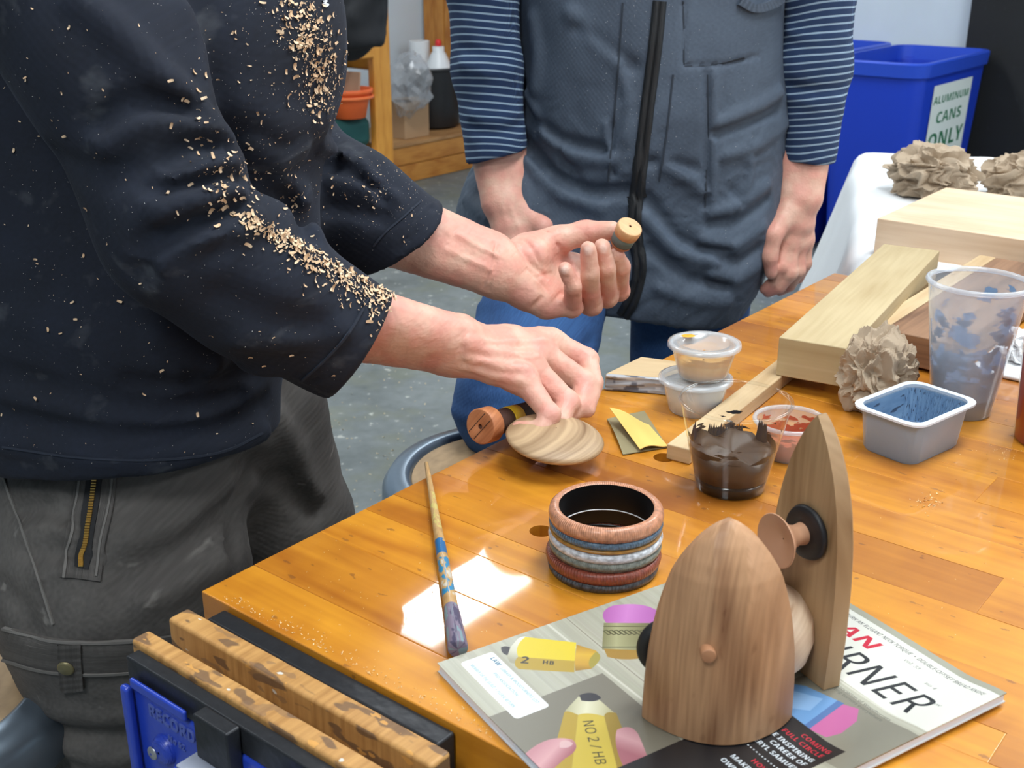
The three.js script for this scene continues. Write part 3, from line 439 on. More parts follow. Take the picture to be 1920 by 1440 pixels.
{
  const t = thing('clear_cup', 'clear plastic cup half full of dark brown paste', 'cup', P(1368, 912)); const rb = 0.0305, rt = 0.0475, h = 0.083;
  cupShell(t, rb, rt, h, clearM, 0.0017); const paste = std([0.018, 0.012, 0.009], 0.35), dk = std([0.055, 0.033, 0.021], 0.5);
  fill(t, 'dark_liquid', rb, rt, h, 0.002, 0.013, std([0.006, 0.005, 0.005], 0.15), 0.0004); fill(t, 'paste', rb, rt, h, 0.0131, 0.037, dk, 0.004, 4);
  film(t, rb, rt, h, 0.036, 0.076, [0.012, 0.012, 0.016], filmTex(180, 7, 0.74, 0.5), 0.4, 1);
  // stiff ridges of paste standing on the wall
  for (const [a0, a1, hh] of [[-0.45, 0.4, 0.02], [0.85, 1.1, 0.032], [-1.15, -1.0, 0.033]]) { const n = 14, gs = []; for (let i = 0; i < n; i++) { const a = a0 + (a1 - a0) * i / (n - 1), y = 0.036, hq = hh * (0.55 + 0.5 * Math.abs(noise(a * 9, 1, 2))), R = rb + (rt - rb) * (y + hq / 2) / h - 0.0042; const g = new THREE.ConeGeometry(0.0028, hq, 7); g.translate(R * Math.sin(a), y + hq / 2 - 0.003, -R * Math.cos(a)); gs.push(g); } mesh('paste_ridge', mergeGeometries(gs), std([0.02, 0.021, 0.026], 0.45), t); }
}
{
  const c = P(1301, 768); const t = thing('sauce_cup', 'white lidded plastic cup under the orange paste cup', 'cup', c);
  cupShell(t, 0.026, 0.034, 0.036, milkyM); fill(t, 'contents', 0.026, 0.034, 0.036, 0.002, 0.03, std([0.72, 0.7, 0.66], 0.6), 0.001);
  mesh('lid', lathe([[0.001, 0.0355], [0.024, 0.0355], [0.026, 0.037], [0.034, 0.037], [0.0375, 0.036], [0.038, 0.033]], 64), milkyM, t);
  const t2 = thing('sauce_cup', 'white lidded plastic cup with orange paste stacked on another cup', 'cup', c.clone().add(V(0.0065, 0.0385, 0.001)));
  cupShell(t2, 0.025, 0.033, 0.034, milkyM); fill(t2, 'paste', 0.025, 0.033, 0.034, 0.002, 0.016, std([0.75, 0.42, 0.1], 0.5), 0.002); film(t2, 0.025, 0.033, 0.034, 0.014, 0.03, [0.75, 0.4, 0.06], filmTex(190, 4, 0.5, 0.7), 0.5, 2);
  const lid = mesh('lid', lathe([[0.001, 0.0265], [0.0235, 0.0265], [0.0255, 0.035], [0.033, 0.036], [0.0365, 0.035], [0.037, 0.031]], 64), milkyM, t2);
  mesh('paint_spot', lathe([[0.001, 0.0008], [0.007, 0.0006], [0.008, 0]], 16).scale(1, 1, 0.55).translate(-0.014, 0.0348, -0.02), std([0.8, 0.36, 0.02], 0.5), lid);
}
{
  const t = thing('red_paste_cup', 'small white plastic cup with red brown paste beside the clear cup', 'cup', P(1476, 852)); const rb = 0.0235, rt = 0.0325, h = 0.036;
  cupShell(t, rb, rt, h, milkyM); const red = std([0.42, 0.075, 0.028], 0.5); fill(t, 'paste', rb, rt, h, 0.002, 0.014, red, 0.002, 2); film(t, rb, rt, h, 0.012, 0.034, [0.42, 0.08, 0.03], filmTex(195, 4, 0.47, 0.5), 0.5, 2);
}
{
  const t = thing('tall_cup', 'tall clear plastic cup smeared inside with blue paint', 'cup', P(1800, 770)); const rb = 0.0295, rt = 0.0475, h = 0.138;
  cupShell(t, rb, rt, h, phys([0.9, 0.93, 0.97], 0.15, { transmission: 0.72, thickness: 0, ior: 1.45 }), 0.0028);
  fill(t, 'blue_paint', rb, rt, h, 0.002, 0.02, std([0.03, 0.045, 0.07], 0.3), 0.001); film(t, rb, rt, h, 0.018, 0.132, [0.2, 0.31, 0.48], filmTex(200, 9, 0.54, 0.3), 0.5, 1); film(t, rb - 0.0006, rt - 0.0006, h, 0.018, 0.07, [0.26, 0.36, 0.52], filmTex(204, 6, 0.5, 0.9), 0.5, 1);
}
{
  const t = thing('tall_cup', 'tall clear plastic cup full of red paint', 'cup', P(1978, 828)); const rb = 0.0375, rt = 0.0445, h = 0.138;
  cupShell(t, rb, rt, h, clearM, 0.0025); fill(t, 'red_paint', rb, rt, h, 0.002, 0.085, std([0.36, 0.045, 0.012], 0.45), 0.003); film(t, rb, rt, h, 0.085, 0.134, [0.48, 0.07, 0.02], filmTex(208, 5, 0.42, 0.6), 0.5, 2);
}
// rectangular tub
{
  const a = P(1605, 757, 0.885), b = P(1708, 803, 0.885), c = P(1828, 752, 0.885), ctr = a.clone().add(c).multiplyScalar(0.5), d = c.clone().sub(b); const L = 0.104, W = 0.076, H = 0.045;
  const t = thing('paint_tub', 'shallow rectangular plastic tub with blue paint inside', 'tub', V(ctr.x, TOP, ctr.z), Math.atan2(-d.z, d.x));
  const ring = (hw, hd, r, n = 6) => { const o = []; for (const [sx, sz, a0] of [[1, 1, 0], [-1, 1, 1], [-1, -1, 2], [1, -1, 3]]) for (let i = 0; i <= n; i++) { const q = (a0 + i / n) * Math.PI / 2; o.push([sx * (hw - r) + r * Math.cos(q), sz * (hd - r) + r * Math.sin(q)]); } return o; };
  const skin = (rs) => { const pos = [], ind = [], uv = [], n = rs[0][1].length; rs.forEach(([y, pts], k) => pts.forEach(([x, z], i) => { pos.push(x, y, z); uv.push(i / n * 3, k / rs.length); })); for (let k = 0; k + 1 < rs.length; k++) for (let j = 0; j < n; j++) { const a2 = k * n + j, b2 = k * n + (j + 1) % n; ind.push(a2, a2 + n, b2, b2, a2 + n, b2 + n); } const g = new THREE.BufferGeometry(); g.setAttribute('position', new THREE.BufferAttribute(new Float32Array(pos), 3)); g.setAttribute('uv', new THREE.BufferAttribute(new Float32Array(uv), 2)); g.setIndex(ind); return toCreasedNormals(g, 0.8); };
  const tubM = phys([0.38, 0.52, 0.7], 0.35, { transmission: 0.3, thickness: 0 });
  mesh('shell', skin([[0.0008, ring(0.002, 0.001, 0.0009)], [0, ring(L * 0.38, W * 0.36, 0.012)], [0.003, ring(L * 0.4, W * 0.385, 0.013)], [H - 0.002, ring(L * 0.445, W * 0.43, 0.014)]]), tubM, t);
  mesh('flange', skin([[H - 0.003, ring(L * 0.443, W * 0.428, 0.014)], [H - 0.002, ring(L * 0.5, W * 0.5, 0.016)], [H, ring(L * 0.5, W * 0.5, 0.016)], [H, ring(L * 0.44, W * 0.425, 0.014)], [H - 0.003, ring(L * 0.443, W * 0.428, 0.014)]]), phys([0.72, 0.8, 0.9], 0.35), t);
  const bt = dataTex(256, 256, (u, v) => { const k = tn(u, v, 12, 8, 211, 4), s = tn(u, v, 26, 20, 214, 2); let c2 = mix3([0.1, 0.2, 0.36], [0.22, 0.36, 0.54], clamp(0.5 + k, 0, 1)); if (s > 0.3) c2 = [0.05, 0.08, 0.14]; return c2; });
  mesh('paint_coat', skin([[H - 0.004, ring(L * 0.438, W * 0.423, 0.014)], [0.008, ring(L * 0.4, W * 0.385, 0.013)], [0.0075, ring(L * 0.2, W * 0.15, 0.01)], [0.007, ring(0.002, 0.001, 0.0009)]]), std([1, 1, 1], 0.5, { map: bt, side: THREE.DoubleSide }), t);
  mesh('paint_pool', skin([[0.0095, ring(0.002, 0.001, 0.0009)], [0.0095, ring(L * 0.36, W * 0.34, 0.012)], [0.008, ring(L * 0.37, W * 0.35, 0.012)]]), std([0.09, 0.13, 0.19], 0.25, { side: THREE.DoubleSide }), t);
}
// sandpaper
{
  const sheet = (name, label, px, y, m, bend) => {
    const c = px.map(([a, b]) => P(a, b, TOP + y)), n = 14, pos = [], ind = []; for (const s of [0, -0.0006]) for (let j = 0; j <= n; j++) for (let i = 0; i <= n; i++) { const u = i / n, v = j / n, p = c[0].clone().multiplyScalar((1 - u) * (1 - v)).addScaledVector(c[1], u * (1 - v)).addScaledVector(c[2], u * v).addScaledVector(c[3], (1 - u) * v); pos.push(p.x, p.y + s + bend(u, v), p.z); }
    const N = (n + 1) * (n + 1); for (let j = 0; j < n; j++) for (let i = 0; i < n; i++) { const a = j * (n + 1) + i; ind.push(a, a + 1, a + n + 1, a + 1, a + n + 2, a + n + 1); ind.push(N + a, N + a + n + 1, N + a + 1, N + a + 1, N + a + n + 1, N + a + n + 2); }
    for (let i = 0; i < n; i++) for (const [a, b] of [[i, i + 1], [n * (n + 1) + i + 1, n * (n + 1) + i], [(i + 1) * (n + 1), i * (n + 1)], [i * (n + 1) + n, (i + 1) * (n + 1) + n]]) ind.push(a, b, N + a, b, N + b, N + a);
    const g = new THREE.BufferGeometry(); g.setAttribute('position', new THREE.BufferAttribute(new Float32Array(pos), 3)); g.setIndex(ind); g.computeVertexNormals(); m.side = THREE.DoubleSide; return tag(mesh(name, g, m), label, 'sandpaper');
  };
  sheet('sandpaper', 'folded grey-backed sandpaper under the yellow piece', [[1138, 785], [1208, 770], [1252, 838], [1168, 852]], 0.0015, std([0.26, 0.22, 0.12], 0.95), (u, v) => 0.003 * Math.sin(3.1 * v) * (1 - u));
  sheet('sandpaper', 'yellow sandpaper piece propped on another sheet', [[1142, 785], [1217, 793], [1252, 832], [1200, 842]], 0.005, std([0.74, 0.5, 0.14], 0.9), (u, v) => 0.012 * (1 - u) * (1 - v) + 0.002 * Math.sin(5 * u));
}
// white tray and sheet behind the red cup
{ const q = P(1905, 700); const g = rbox(0.14, 0.006, 0.1, 0.003).translate(0, 0.003, 0); const m = tag(mesh('white_tray', g, phys([0.84, 0.86, 0.88], 0.4)), 'thin white tray behind the red paint cup', 'tray'); m.position.copy(q).add(V(0.035, 0.0005, 0.0)); m.rotation.y = ROOM;
  paperBall('crumpled white tissue on the thin white tray', P(1915, 668, TOP + 0.01).setY(TOP + 0.007), 0.022, 9, [1.1, 0.8, 1]).material = std([0.82, 0.84, 0.86], 0.8, { side: THREE.DoubleSide }); }
// brush
{
  const a = P(799, 866, TOP + 0.0066), b = P(859, 1218, TOP + 0.0066), L = a.distanceTo(b), t = thing('paint_brush', 'wooden artist brush with blue paint stains lying on the bench', 'brush', a);
  const prof = [[0.0002, 0], [0.0022, 0.003], [0.003, 0.03], [0.0042, 0.1], [0.0055, 0.17], [0.0062, 0.22], [0.0066, 0.255], [0.0063, 0.256], [0.0001, 0.256]].map(([r, y]) => [r * 0.8, y * L / 0.305]);
  const col = dataTex(64, 512, (u, v) => { const k = tn(u, v, 4, 24, 221, 3), y = v; let c = mix3([0.56, 0.36, 0.16], [0.4, 0.23, 0.09], clamp(0.5 + k, 0, 1)); if (y > 0.22 && y < 0.44 && k > 0.02) c = [0.55, 0.47, 0.16]; if (y > 0.5 && y < 0.58 && k > -0.25) c = [0.02, 0.13, 0.32]; if (y > 0.6 && y < 0.78 && k > 0.05) c = [0.03, 0.22, 0.42]; if (y > 0.55 && y < 0.8 && k < -0.22) c = [0.55, 0.5, 0.42]; return c; });
  const g = lathe(prof, 20), p = g.attributes.position; addUV(g, (x, y, z) => [Math.atan2(x, z) / 6.283 + 0.5, y / L]);
  mesh('handle', g, std([1, 1, 1], 0.4, { map: col }), t);
  const g2 = lathe([[0.0064, 0.25], [0.0074, 0.262], [0.0082, 0.285], [0.0088, 0.303], [0.0078, 0.305], [0.0001, 0.305]].map(([r, y]) => [r * 0.8, y * L / 0.305]), 20); addUV(g2, (x, y, z) => [Math.atan2(x, z) / 6.283 + 0.5, y * 8]);
  mesh('bristles', g2, std([1, 1, 1], 0.7, { map: dataTex(64, 128, (u, v) => { const k = tn(u, v, 8, 6, 226, 3); return k > 0.2 ? [0.18, 0.28, 0.3] : k < -0.15 ? [0.07, 0.06, 0.11] : [0.2, 0.16, 0.22]; }) }), t);
  t.quaternion.setFromUnitVectors(V(0, 1, 0), b.clone().sub(a).normalize());
}
// bangles
{
  const c = P(1137, 945, 0.893); const R = 0.0428;
  const bump = (f, s) => greyTex(512, 32, (u, v) => { const k = Math.sin(u * 6.2832 * f + (s ? 4 * v : 0)) * (s > 1 ? Math.sin(u * 6.2832 * f - 9 * v) : 1); return 0.5 + 0.5 * k; });
  const speck = (col, k, s) => dataTex(512, 32, (u, v) => { const n = tn(u, v, 60, 5, s, 3), q = 1 + k * n * 2; return [col[0] * q, col[1] * q, col[2] * q]; });
  const band = (t, name, y0, y1, out, tex, rough, bm, lab) => { const r = R + out, m = (y1 - y0), g = lathe([[R - 0.0055, y0], [r - 0.0012, y0], [r, y0 + m * 0.25], [r + 0.0004, y0 + m * 0.5], [r, y1 - m * 0.25], [r - 0.0012, y1], [R - 0.0055, y1]], 96); const o = mesh(name, g, phys([1, 1, 1], rough, { map: tex, clearcoat: 0.35, clearcoatRoughness: 0.3, ...(bm ? { bumpMap: bm, bumpScale: 0.0012 } : {}) }), t); o.userData.label = lab; };
  const inner = (t, y0, y1) => mesh('lining', lathe([[R - 0.0055, y0 + 0.0002], [R - 0.0068, y0 + 0.001], [R - 0.0068, y1 - 0.001], [R - 0.0055, y1 - 0.0002]], 96), phys([0.004, 0.004, 0.005], 0.35), t);
  const lo = thing('bangle', 'turned bangle with red and dark grey bands at the stack bottom', 'bangle', V(c.x - 0.0012, TOP + 0.0003, c.z + 0.001), 0, 'stacked bangles');
  band(lo, 'band', 0, 0.0075, -0.0005, speck([0.05, 0.055, 0.065], 1, 231), 0.5, bump(50, 2), 'dark grey textured band'); band(lo, 'band', 0.0076, 0.0165, 0.0012, speck([0.26, 0.06, 0.035], 0.35, 232), 0.4, bump(110, 1), 'red brown ribbed band'); inner(lo, 0, 0.0165);
  const up = thing('bangle', 'wide turned bangle with copper blue mustard and silver bands', 'bangle', V(c.x, TOP + 0.0172, c.z), 0, 'stacked bangles');
  band(up, 'band', 0, 0.0075, 0, speck([0.17, 0.18, 0.15], 0.5, 233), 0.45, bump(90, 2), 'grey green knurled band'); band(up, 'band', 0.0076, 0.015, 0.0006, speck([0.52, 0.54, 0.58], 0.5, 234), 0.35, null, 'silver white band');
  band(up, 'band', 0.0151, 0.0185, -0.0002, speck([0.36, 0.17, 0.03], 0.35, 235), 0.45, null, 'mustard brown band'); band(up, 'band', 0.0188, 0.025, 0.0003, speck([0.1, 0.17, 0.25], 0.5, 236), 0.4, bump(120, 1), 'blue grey band');
  mesh('rim', lathe([[R - 0.0055, 0.0255], [R + 0.0002, 0.0254], [R + 0.001, 0.029], [R + 0.0002, 0.033], [R - 0.0025, 0.0355], [R - 0.0055, 0.0357], [R - 0.0068, 0.0345]], 96), phys([1, 1, 1], 0.4, { map: speck([0.56, 0.25, 0.14], 0.35, 237), bumpMap: bump(150, 1), bumpScale: 0.0008, clearcoat: 0.5, clearcoatRoughness: 0.25 }), up).userData.label = 'copper textured rim'; inner(up, 0, 0.035);
  mesh('inlay', new THREE.TorusGeometry(R - 0.0069, 0.0005, 6, 96).rotateX(Math.PI / 2).translate(0, 0.0125, 0), std([0.75, 0.76, 0.78], 0.3), up).userData.label = 'thin silver line inside';
}
// turned mushroom top
const ashTex = woodTex([0.52, 0.36, 0.21], [0.2, 0.11, 0.05], { rings: 14, wave: 0.35, s: 241, contrast: 1.1 });
{
  const t = thing('wooden_mushroom', 'domed turned ash top standing on its stem by the hand', 'spinning top', P(1030, 869));
  const g = lathe([[0.0005, 0], [0.004, 0.0005], [0.0075, 0.004], [0.0095, 0.009], [0.0125, 0.013], [0.022, 0.0155], [0.036, 0.019], [0.0438, 0.0238], [0.0452, 0.0268], [0.043, 0.0295], [0.035, 0.0335], [0.02, 0.0365], [0.0005, 0.0375]], 64); g.rotateZ(-0.1); g.rotateX(0.08);
  mesh('body', addUV(g, (x, y, z) => [Math.hypot(x - 0.06, (y + 0.02) * 2.2) * 3.2, z * 2]), std([1, 1, 1], 0.5, { map: ashTex }), t); t.position.x += 0.002;
}
// ogive halves
const cherryTex = woodTex([0.5, 0.275, 0.14], [0.22, 0.1, 0.045], { rings: 4, s: 251, contrast: 1.1, fleck: 0.25 }), oakTex = woodTex([0.42, 0.265, 0.135], [0.25, 0.14, 0.062], { rings: 7, s: 257 });
function ogive(w, h, bulge, thick, prof, edge) {                                                 // flat back at z = 0, rounded face toward +z
  const nt = 40, na = 28, pos = [], ind = [], at = (t) => { for (let i = 0; i + 1 < prof.length; i++) if (t <= prof[i + 1][0]) { const k = (t - prof[i][0]) / (prof[i + 1][0] - prof[i][0]); return prof[i][1] + (prof[i + 1][1] - prof[i][1]) * k; } return 0; };
  const sm = (t) => (at(clamp(t - 0.03, 0, 1)) + 2 * at(t) + at(clamp(t + 0.03, 0, 1))) / 4, C = na + 3;
  for (let j = 0; j <= nt; j++) { const t = j / nt, k = Math.max(j === nt ? 0.02 : sm(t), 0.02), hw = w / 2 * k, y = h * t; pos.push(-hw + 0.001, y, 0); for (let i = 0; i <= na; i++) { const q = i / na * 2 - 1, e = Math.pow(Math.max(0, 1 - q * q), 0.9); pos.push(hw * q, y, thick * (0.55 + 0.45 * k) + bulge * k * e); } pos.push(hw - 0.001, y, 0); }
  for (let j = 0; j < nt; j++) for (let i = 0; i < C; i++) { const a = j * C + i, b = j * C + (i + 1) % C; ind.push(a, b, a + C, b, b + C, a + C); }
  for (const [r, f] of [[0, 0], [nt, 1]]) for (let i = 1; i + 1 < C; i++) f ? ind.push(r * C, r * C + i, r * C + i + 1) : ind.push(r * C, r * C + i + 1, r * C + i);
  const g = new THREE.BufferGeometry(); g.setAttribute('position', new THREE.BufferAttribute(new Float32Array(pos), 3)); g.setIndex(ind); return addUV(toCreasedNormals(g, 0.5), (x, y, z) => [(x + 0.5 * z) * 3.2 + edge[0], y * 3.2 + edge[1]]);
}
const MAGTOP = TOP + 0.0075;
{
  const L = P(1198, 1338, MAGTOP), R = P(1487, 1338, MAGTOP), x = R.clone().sub(L), mid = L.clone().add(R).multiplyScalar(0.5), turn = Math.atan2(-x.z, x.x), w = x.length() * 0.97;
  const t = thing('wooden_half_hull', 'broad pointed cherry wood half hull standing on the magazine', 'wood turning', mid, turn);
  mesh('body', ogive(w, 0.133, 0.027, 0.009, [[0, 1], [0.2, 0.985], [0.36, 0.95], [0.52, 0.88], [0.64, 0.8], [0.76, 0.69], [0.85, 0.53], [0.92, 0.37], [0.965, 0.23], [1, 0.03]], [0.3, 0.2]).translate(0, 0, -0.006), std([1, 1, 1], 0.5, { map: cherryTex }), t);
  mesh('peg', lathe([[0.0045, 0], [0.0045, 0.006], [0.004, 0.0068], [0.0001, 0.007]], 20).rotateX(Math.PI / 2).translate(-0.013, 0.062, 0.0235), std([0.42, 0.2, 0.1], 0.5), t);
  mesh('washer', new THREE.TorusGeometry(0.016, 0.005, 10, 40).translate(-0.0285, 0.04, -0.012), std([0.008, 0.008, 0.009], 0.6), t);
  const k = thing('pale_turned_knob', 'rounded pale turned knob between the two half hulls', 'wood turning', V(mid.x + 0.035, MAGTOP, mid.z - 0.045));
  mesh('body', addUV(lathe([[0.0005, 0], [0.012, 0.0], [0.022, 0.005], [0.03, 0.016], [0.033, 0.03], [0.031, 0.044], [0.0235, 0.055], [0.012, 0.0605], [0.0005, 0.062]], 40), (a, b, c) => [Math.hypot(a - 0.05, b) * 4, c * 2 + b]), std([1, 1, 1], 0.45, { map: woodTex([0.8, 0.62, 0.45], [0.52, 0.32, 0.19], { rings: 3, fleck: 0.5, s: 263, contrast: 0.9 }) }), k);
}
{
  const a = P(1548, 1297, MAGTOP), b = V(a.x - 0.03, MAGTOP, a.z - 0.058), x = a.clone().sub(b), w = x.length(), mid = a.clone().add(b).multiplyScalar(0.5), out = V(x.z, 0, -x.x).normalize();
  // flat face looks toward the broad half; rounded side away
  const t = thing('wooden_half_hull', 'tall narrow pointed oak half hull with a black washer knob', 'wood turning', mid); const d = V(-x.x, 0, -x.z); t.rotation.y = Math.atan2(-d.z, d.x);
  mesh('body', ogive(w, 0.178, 0.016, 0.012, [[0, 0.97], [0.2, 1], [0.4, 0.98], [0.55, 0.92], [0.68, 0.81], [0.8, 0.63], [0.9, 0.4], [0.96, 0.21], [1, 0.03]], [0.7, 0.1]), std([1, 1, 1], 0.5, { map: oakTex }), t);
  const kx = -0.004, ky = 0.101;
  mesh('washer', lathe([[0.006, 0], [0.0165, 0], [0.018, 0.002], [0.0165, 0.005], [0.006, 0.006], [0.006, 0]], 40).rotateX(-Math.PI / 2).translate(kx, ky, -0.0005), std([0.008, 0.008, 0.01], 0.5), t).userData.label = 'black rubber washer';
  mesh('knob', lathe([[0.0075, 0.005], [0.0065, 0.011], [0.008, 0.017], [0.0145, 0.0235], [0.0175, 0.0265], [0.017, 0.0275], [0.009, 0.023], [0.0005, 0.021]], 40).rotateX(-Math.PI / 2).translate(kx, ky, 0), std([0.55, 0.29, 0.17], 0.45), t).userData.label = 'flared pale wooden knob';
  mesh('peg', lathe([[0.004, 0], [0.004, 0.006], [0.0001, 0.007]], 16).rotateX(Math.PI / 2).translate(0.006, ky, 0.027), std([0.4, 0.16, 0.08], 0.5), t);
}
// ---------------------------------------------------------------- the magazine
{
  const A = P(820, 1245, TOP + 0.006), right = V(0.528, 0, 0.849), up = V(0.849, 0, -0.528), W = 0.222, H = 0.287;
  const cv = document.createElement('canvas'); cv.width = 1100; cv.height = 1422; const c = cv.getContext('2d'), X = (x) => x * 1100, Y = (y) => y * 1422;
  c.fillStyle = '#b9b7a6'; c.fillRect(0, 0, 1100, 1422);
  { let s0 = seed; seed = 99; for (let i = 0; i < 240; i++) { c.strokeStyle = `rgba(${rnd() < 0.5 ? '225,224,212' : '120,116,100'},${0.03 + 0.06 * rnd()})`; c.lineWidth = rr(4, 30); const y = rr(0, 1422); c.beginPath(); c.moveTo(0, y); c.lineTo(1100, y + rr(-40, 40)); c.stroke(); } seed = s0; }
  c.fillStyle = '#86806f'; c.fillRect(0, Y(0.64), 1100, Y(0.36) * 0.0 + 3);
  for (const y of [0.685, 0.27]) { c.strokeStyle = '#d8d6c8'; c.lineWidth = 8; c.beginPath(); c.moveTo(0, Y(y + 0.01)); c.lineTo(1100, Y(y - 0.012)); c.stroke(); }
  c.fillStyle = '#8d897b'; c.fillRect(X(0.62), Y(0.285), X(0.38), Y(0.22)); c.fillStyle = '#7d786a'; c.fillRect(X(0.3), Y(0.7), X(0.7), Y(0.3));
  // masthead
  c.fillStyle = '#e9e9e0'; c.fillRect(0, Y(0.022), 1100, Y(0.237)); c.fillStyle = '#a9a898'; c.fillRect(0, 0, 1100, Y(0.022));
  c.textBaseline = 'alphabetic'; c.fillStyle = '#23252b'; c.font = 'italic 25px sans-serif'; c.fillText('PENCIL BOX PROJECT  •  TURN A BOX WITH A THREAD  •  TURN AN ELEGANT NECK TORQUE  •  DOUBLE-OFFSET BREAD KNIFE', X(0.02), Y(0.052), X(0.95));
  const word = (t, col, wt, x, y, w, h, slant = -0.22) => { c.save(); c.fillStyle = col; c.font = wt + ' 200px sans-serif'; const m = c.measureText(t).width; c.translate(x, y); c.transform(w / m, 0, slant * h / 146, h / 146, 0, 0); c.fillText(t, 0, 0); c.restore(); };
  word('AMERICAN', '#d4183a', 'bold', X(0.1), Y(0.118), X(0.535), Y(0.046)); word('WOODTURNER', '#1b1d23', '', X(0.03), Y(0.232), X(0.875), Y(0.092));
  c.fillStyle = '#55564f'; c.font = '18px sans-serif'; c.fillText('Journal of the American Association of Woodturners', X(0.52), Y(0.285)); c.fillText('inspiring and supporting turners everywhere', X(0.56), Y(0.3));
  c.strokeStyle = '#777'; c.lineWidth = 2; c.font = 'italic 20px serif'; c.fillStyle = '#6c6e6e'; c.fillText('vol. 33', X(0.72), Y(0.08)); c.fillText('no 4', X(0.83), Y(0.11)); c.fillText('aaw', X(0.9), Y(0.16));
  const poly = (col, pts) => { c.fillStyle = col; c.beginPath(); pts.forEach(([x, y], i) => i ? c.lineTo(X(x), Y(y)) : c.moveTo(X(x), Y(y))); c.closePath(); c.fill(); };
  // address label
  c.save(); c.fillStyle = '#f6f8fa'; c.beginPath(); c.roundRect(X(0.035), Y(0.868), X(0.315), Y(0.088), 14); c.fill(); c.fillStyle = '#2f6d8f'; c.font = 'bold 24px sans-serif'; c.fillText('LAW', X(0.06), Y(0.888)); c.fillStyle = '#6fa3b0'; c.font = '17px sans-serif'; c.fillText('LIBRARY & WOODTURNERS LIST', X(0.12), Y(0.888), X(0.2)); c.fillText('PRO ASSOCIATION', X(0.13), Y(0.912), X(0.15)); c.fillText('MEMBER OF THE GUILD  •  PLEASE RETURN', X(0.06), Y(0.94), X(0.24)); c.restore();
  // printed pencil on its side
  const grad2 = (x0, y0, x1, y1, st) => { const g = c.createLinearGradient(X(x0), Y(y0), X(x1), Y(y1)); st.forEach(([t, q]) => g.addColorStop(t, q)); return g; };
  const shape = (fill, d) => { c.fillStyle = fill; c.beginPath(); d(); c.closePath(); c.fill(); }, M = (x, y) => c.moveTo(X(x), Y(y)), Ln = (x, y) => c.lineTo(X(x), Y(y)), Q = (a, b, x, y) => c.quadraticCurveTo(X(a), Y(b), X(x), Y(y));
  shape(grad2(0.02, 0.78, 0.1, 0.85, [[0, '#f1efe0'], [0.6, '#dcd9c4'], [1, '#a9a58e']]), () => { M(0.046, 0.826); Ln(0.018, 0.79); Q(0.01, 0.77, 0.03, 0.765); Ln(0.12, 0.83); Q(0.13, 0.85, 0.11, 0.856); Ln(0.075, 0.849); });
  shape('#20202a', () => { M(0.031, 0.843); Q(0.026, 0.83, 0.045, 0.824); Ln(0.075, 0.846); Q(0.06, 0.856, 0.031, 0.843); });
  shape('#ead01f', () => { M(0.022, 0.771); Ln(0.128, 0.68); Ln(0.205, 0.726); Ln(0.098, 0.828); Q(0.045, 0.815, 0.022, 0.771); }); shape('#bd9d27', () => { M(0.098, 0.828); Ln(0.205, 0.726); Ln(0.252, 0.752); Ln(0.153, 0.852); Q(0.12, 0.858, 0.098, 0.828); });
  shape(grad2(0.15, 0.68, 0.25, 0.74, [[0, '#b98a18'], [0.35, '#e0b22a'], [0.75, '#cf9f28'], [1, '#a47a1c']]), () => { M(0.138, 0.684); Ln(0.195, 0.66); Q(0.24, 0.66, 0.264, 0.712); Ln(0.248, 0.747); Ln(0.205, 0.726); });
  shape('#a99a3a', () => { M(0.2, 0.662); Q(0.238, 0.655, 0.264, 0.71); Q(0.225, 0.71, 0.2, 0.662); });
  c.save(); c.translate(X(0.128), Y(0.838)); c.rotate(-0.89); c.fillStyle = '#2b240c'; c.font = 'bold 54px sans-serif'; c.fillText('2', 0, 0); c.font = 'bold 30px sans-serif'; c.fillText('HB', 72, -4); c.restore();
  // printed eraser end
  const er = [[0, '#b866b2'], [0.45, '#d98bd4'], [1, '#b968b6']], fe = [[0, '#77754f'], [0.35, '#b5b388'], [0.7, '#93916a'], [1, '#6f6d49']];
  shape(grad2(0.03, 0.55, 0.15, 0.45, er), () => { M(0.09, 0.57); Q(0.02, 0.56, 0.02, 0.51); Q(0.05, 0.43, 0.125, 0.43); Q(0.16, 0.445, 0.165, 0.475); });
  shape(grad2(0.1, 0.6, 0.2, 0.5, fe), () => { M(0.085, 0.575); Ln(0.17, 0.47); Ln(0.29, 0.55); Ln(0.2, 0.645); }); shape('#a9822b', () => { M(0.2, 0.64); Ln(0.285, 0.55); Ln(0.31, 0.566); Q(0.29, 0.63, 0.24, 0.652); });
  c.strokeStyle = '#55543a'; c.lineWidth = 4; for (let i = 0; i < 10; i++) { const t = i / 9; c.strokeRect(X(0.122 + 0.075 * t), Y(0.588 - 0.095 * t), 26, 12); } for (const o of [0, 0.09]) { c.beginPath(); c.moveTo(X(0.1 + o), Y(0.585 + o * 0.6)); c.lineTo(X(0.18 + o), Y(0.485 + o * 0.6)); c.stroke(); }
  // printed big pencil held in hands
  shape(grad2(0.38, 0.84, 0.46, 0.77, [[0, '#b5b08c'], [0.45, '#e6e2c4'], [1, '#b9b38c']]), () => { M(0.356, 0.797); Ln(0.4, 0.765); Ln(0.47, 0.765); Ln(0.5, 0.81); Ln(0.44, 0.87); Ln(0.39, 0.85); }); shape('#23232e', () => { M(0.352, 0.792); Q(0.35, 0.755, 0.395, 0.757); Q(0.41, 0.775, 0.376, 0.8); });
  const side = (col, p, q, e0, e1) => shape(col, () => { M(...p); Q((p[0] + q[0]) / 2 - 0.022, (p[1] + q[1]) / 2, ...q); Ln(...e1); Ln(...e0); });
